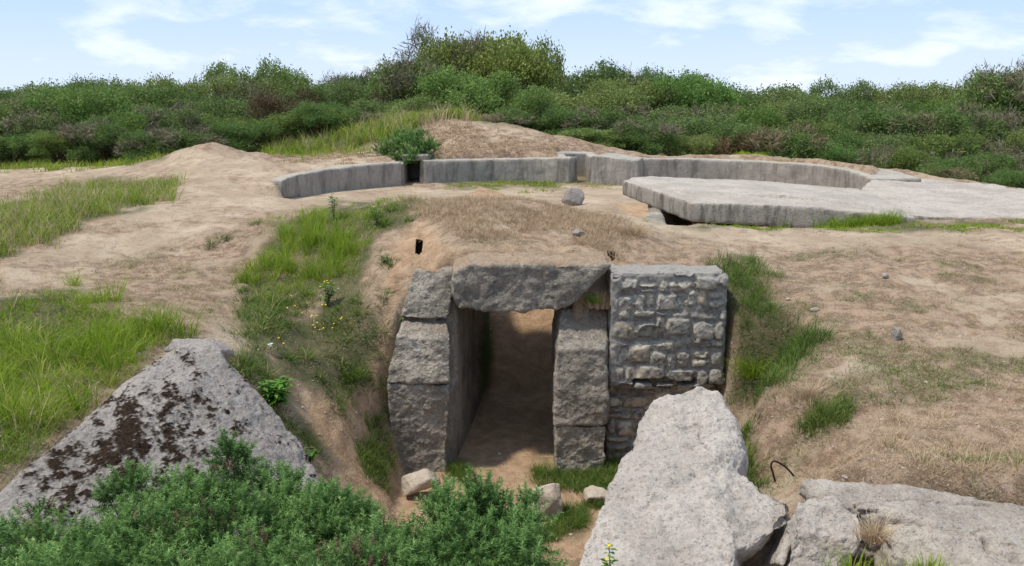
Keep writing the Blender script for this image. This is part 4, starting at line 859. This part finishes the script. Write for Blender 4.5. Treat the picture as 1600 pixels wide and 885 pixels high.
def shrub(kind, px, Y, top_py, width, label, group=None, tint=(1, 1, 1), mix=None, name=None, shear=0):
    q = P(px, top_py, Y); z0 = float(hz_at(q[:1], q[1:2])[0]) - .05; H = max((q[2] - z0) * 1.04, .5)
    nm = name or {'leafy': 'bush', 'gorse': 'gorse_bush', 'twig': 'dead_bush'}[kind]
    root = empty(nm, (q[0], q[1], z0), label, 'bush' if nm != 'tree' else 'tree', group)
    fm_, sm_ = VAR[kind][rs_.randrange(len(VAR[kind]))]
    rot = rs_.uniform(0, 6.28); sxy = width / 2 / .78
    def put(me_, nm_, k=1.0, t=tint):
        o = link(bpy.data.objects.new(nm_, me_)); o.parent = root; o.rotation_euler = (0, 0, rot); o.scale = (sxy * k, sxy * k, H / 1.0 * k); o.color = (*t, 1); return o
    put(fm_, 'foliage'); put(sm_, 'stem' if nm != 'tree' else 'trunk')
    if mix:
        fm2_, _ = VAR[mix][rs_.randrange(len(VAR[mix]))]; o = put(fm2_, 'dead_twigs' if mix == 'twig' else 'gorse_shoots', 1.04, (1, 1, 1)); o.rotation_euler = (0, 0, rot + 1.2)
    return root
SKY = [(-250,135),(0,136),(100,126),(150,119),(210,128),(300,117),(370,108),(450,120),(540,118),(600,112),(650,104),(700,104),(760,104),(830,104),(870,106),(930,110),(1000,121),(1060,114),(1105,122),(1145,152),(1180,130),(1250,133),(1310,127),(1370,137),(1420,124),(1465,142),(1520,130),(1560,116),(1600,108),(1850,100)]
def skyl(px): return float(np.interp(px, [a for a, b in SKY], [b for a, b in SKY]))
greens = [(1, 1, 1), (1.15, 1.05, .95), (.9, .95, .9), (1.05, 1.1, .9), (.85, .9, .85), (1.2, 1.1, 1.0)]
GT = 'shrubs of the thicket behind the gun pit'
def row(Y, x0, x1, step, topf, width, kinds, lab, jit=25):
    px = x0
    while px < x1:
        k = rs_.choice(kinds); mix = None
        if ':' in k: k, mix = k.split(':')
        p_ = px + rs_.uniform(-jit, jit); y_ = Y + rs_.uniform(-1.2, 1.2)
        shrub(k, p_, y_, topf(p_) + rs_.uniform(-3, 9), width * rs_.uniform(.85, 1.25), lab[k], GT, rs_.choice(greens), mix)
        px += step * rs_.uniform(.85, 1.15)
labB = dict(leafy='leafy green bush among the skyline bushes of the thicket', gorse='dark gorse bush among the skyline bushes of the thicket', twig='bare grey twiggy bush among the skyline bushes of the thicket')
labM = dict(leafy='leafy green bush in the middle depth of the thicket', gorse='dark gorse bush in the middle depth of the thicket', twig='bare grey twiggy bush in the middle depth of the thicket')
labF = dict(leafy='low leafy bush along the front edge of the thicket', gorse='low gorse bush along the front edge of the thicket', twig='low dead brown bush along the front edge of the thicket')
row(50, -250, 1850, 88, lambda x: skyl(x) - 2, 4.8, ['leafy', 'leafy', 'leafy', 'leafy:twig', 'gorse'], labB)
row(44, -200, 1800, 95, lambda x: skyl(x) + 13, 4.6, ['leafy', 'leafy', 'leafy:twig', 'leafy', 'gorse'], labB)
row(38.5, -150, 1750, 98, lambda x: skyl(x) + 40 + 10 * math.sin(x * .013), 4.2, ['leafy', 'leafy', 'leafy:twig', 'gorse', 'leafy', 'twig:leafy'], labM)
row(34, -120, 560, 88, lambda x: 170 + 8 * math.sin(x * .02), 3.4, ['gorse:twig', 'leafy', 'gorse', 'leafy:twig', 'twig'], labM)
row(34, 650, 1720, 88, lambda x: 170 + 8 * math.sin(x * .02) + max(0, x - 1200) * .03, 3.4, ['gorse:twig', 'leafy', 'gorse', 'leafy:twig', 'twig:gorse'], labM)
row(31, -100, 430, 82, lambda x: 198 + 10 * math.sin(x * .03), 2.6, ['gorse', 'gorse:twig', 'gorse', 'gorse', 'twig:gorse'], labF)
row(30, 920, 1700, 78, lambda x: 198 + 9 * math.sin(x * .03) + max(0, x - 1250) * .03, 2.5, ['gorse', 'gorse:twig', 'gorse', 'leafy', 'twig:gorse'], labF)
row(27, 1330, 1720, 80, lambda x: 224 + 6 * math.sin(x * .04) + max(0, x - 1350) * .05, 2.2, ['gorse', 'gorse:twig', 'gorse', 'twig:gorse'], labF, 15)
row(24.5, 1480, 1720, 80, lambda x: 256 + max(0, x - 1480) * .07, 1.8, ['gorse', 'gorse:twig', 'twig:gorse'], labF, 12)
# single bushes that stand out
shrub('leafy', 775, 43, 52, 6.0, 'tallest rounded tree crowning the skyline at the centre, yellow green', tint=(1.35, 1.2, .9), name='tree')
shrub('leafy', 700, 44, 58, 5.0, 'wind shaped tree with bare grey twigs on its left side, beside the tallest tree', tint=(1.3, 1.15, 1.1), mix='twig', name='tree')
shrub('leafy', 835, 42, 76, 4.0, 'right shoulder of the tall central crown, mid green bush', tint=(1.1, 1.05, .85))
shrub('leafy', 650, 41, 92, 4.2, 'bright green bush at the left foot of the central tree', tint=(1.0, 1.1, .9), mix='twig')
shrub('leafy', 740, 37, 112, 5.0, 'large bright green bush in front of the central tree above the brown mound', tint=(1.0, 1.15, .9))
shrub('leafy', 830, 35.5, 140, 3.6, 'mid green bush above the right end of the brown mound', tint=(1.0, 1.1, .9))
shrub('leafy', 150, 36, 128, 4.6, 'bright green leafy bush rising on the left of the thicket', tint=(1.0, 1.14, .9))
shrub('twig', 445, 35, 145, 3.2, 'dead brown bush standing above the grass at left centre', tint=(.62, .48, .42))
shrub('twig', 1155, 29.5, 205, 2.6, 'dead brown spreading bush just behind the long curved wall', tint=(.8, .62, .52))
shrub('gorse', 1300, 28.8, 222, 2.4, 'dark bushy gorse behind the right part of the long curved wall', tint=(.9, 1.1, .9))
shrub('twig', 765, 31, 182, 1.3, 'small pale dead bush peeping over the brown mound', tint=(1.5, 1.4, 1.3))
shrub('gorse', 580, 33, 178, 1.7, 'small gorse bush with brown shoots on the grassy rise left of the mound', mix='twig')
shrub('leafy', 1190, 28.4, 236, 1.6, 'low yellow green bush just behind the curved wall', tint=(1.9, 1.8, .6))
shrub('leafy', 1600, 38, 108, 5.0, 'tall green tree at the right edge of the skyline', tint=(1.0, 1.14, .9), mix='twig', name='tree')
shrub('leafy', 1075, 43, 112, 4.6, 'rounded green bush on the skyline right of centre', tint=(.95, 1.2, .9))
# long grass on the rise
c = sample(9000, 29, 35, inpoly([[(420,235),(560,205),(640,172),(740,190),(690,205),(600,225)]], 5), .3); v1 = tufts(c, 12, .15, .2, .6, .022, .35, rngtint=(-.2, 1.3))
stuff('long_grass', *v1, M_grass, 'long seeding grass on the rise left of the brown mound')
# ------------------------------------------------------------------ small plants
def plant(px, py, Y, h, nl, lsize, label, mat=M_broad, flowers=0, name='leafy_plant', spread=.12, z=None, fm_=M_yel):
    q = hit(px, py, 6) if z is None else P(px, py, Y); z0 = q[2] if z is None else z; root = empty(name, (q[0], q[1], z0), label, 'plant')
    base = np.array([q[0], q[1], z0]); segs = []; V_ = []; fl_ = []
    for s in range(max(3, nl // 14)):
        a = rng.uniform(0, 6.28); e = base + np.array([math.cos(a) * spread * rng.uniform(.2, 1), math.sin(a) * spread * rng.uniform(.2, 1), h * rng.uniform(.65, 1)]); segs.append((base, e, .005, .002))
        for k in range(14):
            t = rng.uniform(.25, 1); p = base + (e - base) * t; aa = rng.uniform(0, 6.28); d = np.array([math.cos(aa), math.sin(aa), rng.uniform(-.1, .5)]); d /= np.linalg.norm(d)
            sd3 = np.cross(d, [0, 0, 1]); sd3 /= np.linalg.norm(sd3); l = lsize * rng.uniform(.6, 1.2)
            V_ += [p, p + d * l * .5 + sd3 * l * .2, p + d * l + np.array([0, 0, -.2 * l]), p + d * l * .5 - sd3 * l * .2]
        fl_.append(e)
    V_ = np.array(V_); n = len(V_) // 4
    mesh_np('leaf', V_, np.arange(n * 4).reshape(-1, 4), mat, root, True, dict(tint=np.repeat(rng.random(n), 4)))['label'] = 'pointed leaves of the plant'
    v, f = stem_mesh(segs); mesh_np('stem', v, f, M_stem, root)
    for p in fl_[:flowers]: flower(p + [0, 0, .01], .016, root, fm_)
    return root
def flower(p, r, root, mat):
    k = 8; vs = [np.array(p) + [0, 0, .004]]
    for i in range(k * 2):
        a = i * math.pi / k; rr2 = r * (1 if i % 2 else .5); vs.append(np.array(p) + [math.cos(a) * rr2, math.sin(a) * rr2 * .8 - .002, rr2 * .35 * math.sin(a)])
    fs = [(0, i + 1, (i + 1) % (k * 2) + 1) for i in range(k * 2)]; mesh_np('flower', np.array(vs), np.array(fs), mat, root)
plant(432, 640, 8.8, .34, 220, .12, 'bright green broad leaved plant beside the right edge of the mossy slab', spread=.17)
plant(485, 722, 8.2, .18, 90, .06, 'low ferny green plant at the right corner of the mossy slab', spread=.14)
plant(522, 345, 14.0, .48, 60, .10, 'tall weedy stalk on the mound crest above the green patch', M_broad, 1, spread=.1)
plant(512, 480, 11.9, .36, 110, .09, 'upright light green weed with yellow flowers below the green patch', M_broad, 5, spread=.1)
plant(590, 352, 13.2, .3, 80, .08, 'bushy green weed with one yellow flower on the mound near the left burrow', M_broad, 1, spread=.2)
plant(600, 412, 12.0, .12, 40, .06, 'little green weed on the bare soil above the left pillar', M_broad, spread=.07)
plant(628, 498, 10.95, .07, 30, .04, 'tiny green weed in the crack of the left pillar', M_broad, spread=.04, z=float(P(624, 500, 11.1)[2]))
plant(955, 900, 4.9, .36, 60, .06, 'thin weed with orange buds in front of the huge boulder', M_broad, 2, spread=.07, z=float(P(955, 930, 4.9)[2]))
fx = [(455,465),(449,486),(462,480),(474,492),(484,489),(489,497),(488,497),(495,498),(496,508),(506,479),(508,480),(535,500),(521,517),(523,512),(535,501),(434,535),(444,541),(446,541),(492,516),(500,518),(505,515),(512,441),(489,513),(480,477)]
for i, (a, b) in enumerate(fx):
    q = hit(a, b + 17, 7); z0 = q[2]
    r_ = empty('yellow_flower', (q[0], q[1], z0), 'one of the small yellow flowers scattered on stalks over the bank left of the doorway', 'flower', 'yellow flowers on the bank')
    tp_ = np.array([q[0], q[1], z0 + .17]); v, f = stem_mesh([((q[0], q[1], z0), tp_, .0025, .0015)]); mesh_np('stem', v, f, M_grassd, r_)
    flower(tp_ + rng.normal(0, .008, 3), .014, r_, M_yel)
q = hit(424, 556, 8.6); z0 = q[2]; r_ = empty('white_flower', (q[0], q[1], z0), 'single white flower head in the weeds above the broad leaved plant', 'flower')
v, f = stem_mesh([((q[0], q[1], z0), (q[0], q[1], z0 + .12), .003, .002)]); mesh_np('stem', v, f, M_grassd, r_)
for k in range(5): flower(np.array([q[0], q[1], z0 + .12]) + rng.normal(0, .010, 3), .022, r_, M_white)
# hanging weeds in the passage
q = np.array([pw(13.6)[0] + .05, 13.6, 1.0])
for k, (yy_, zz_) in enumerate([(13.8, .75)]):
    c0 = np.array([pw(yy_)[0], yy_, zz_]); n_ = 1500; b = c0 + rng.normal(0, 1, (n_, 3)) * [.05, .4, .35]; b[:, 0] = pw(b[:, 1])[0] + .01
    v, f = blades(b, rng.uniform(.06, .2, n_), np.full(n_, .008), rng.uniform(.6, 2.2, n_), rng.uniform(-1, 1, n_), rng.uniform(.2, .8, n_))
    o = mesh_np('wall_plant', v, f, M_grassd, smooth=False, attrs=dict(tint=np.repeat(rng.random(n_) * .6, 5))); tag(o, 'green weeds clinging to the left wall inside the bunker passage', 'plant')

pb = sample(9000, 6, 17, lambda p: np.clip(masks(p)[0] + masks(p)[1] + .25, 0, 1) * onwalls(p), 1.2)
n_ = len(pb); oc = np.array([[1, 0, 0], [-.9, .2, 0], [.1, 1, .1], [0, -1, -.1], [0, .1, .8], [0, 0, -1]]); of = np.array([[0, 2, 4], [2, 1, 4], [1, 3, 4], [3, 0, 4], [2, 0, 5], [1, 2, 5], [3, 1, 5], [0, 3, 5]])
sz = np.clip(rng.lognormal(-4.6, .55, n_), .004, .045); an = rng.uniform(0, 6.28, n_); o3 = oc[None] * rng.uniform(.6, 1.3, (n_, 6, 1)) * np.array([1, .8, .6])
xr = o3[..., 0] * np.cos(an)[:, None] - o3[..., 1] * np.sin(an)[:, None]; yr = o3[..., 0] * np.sin(an)[:, None] + o3[..., 1] * np.cos(an)[:, None]
vv = pb[:, None] + np.stack([xr, yr, o3[..., 2]], -1) * sz[:, None, None]; ff = (of[None] + np.arange(n_)[:, None, None] * 6).reshape(-1, 3)
o = mesh_np('pebbles', vv.reshape(-1, 3), ff, M_boul, smooth=False); tag(o, 'loose pebbles and crumbs of stone scattered over the bare soil', 'pebbles', kind='stuff')
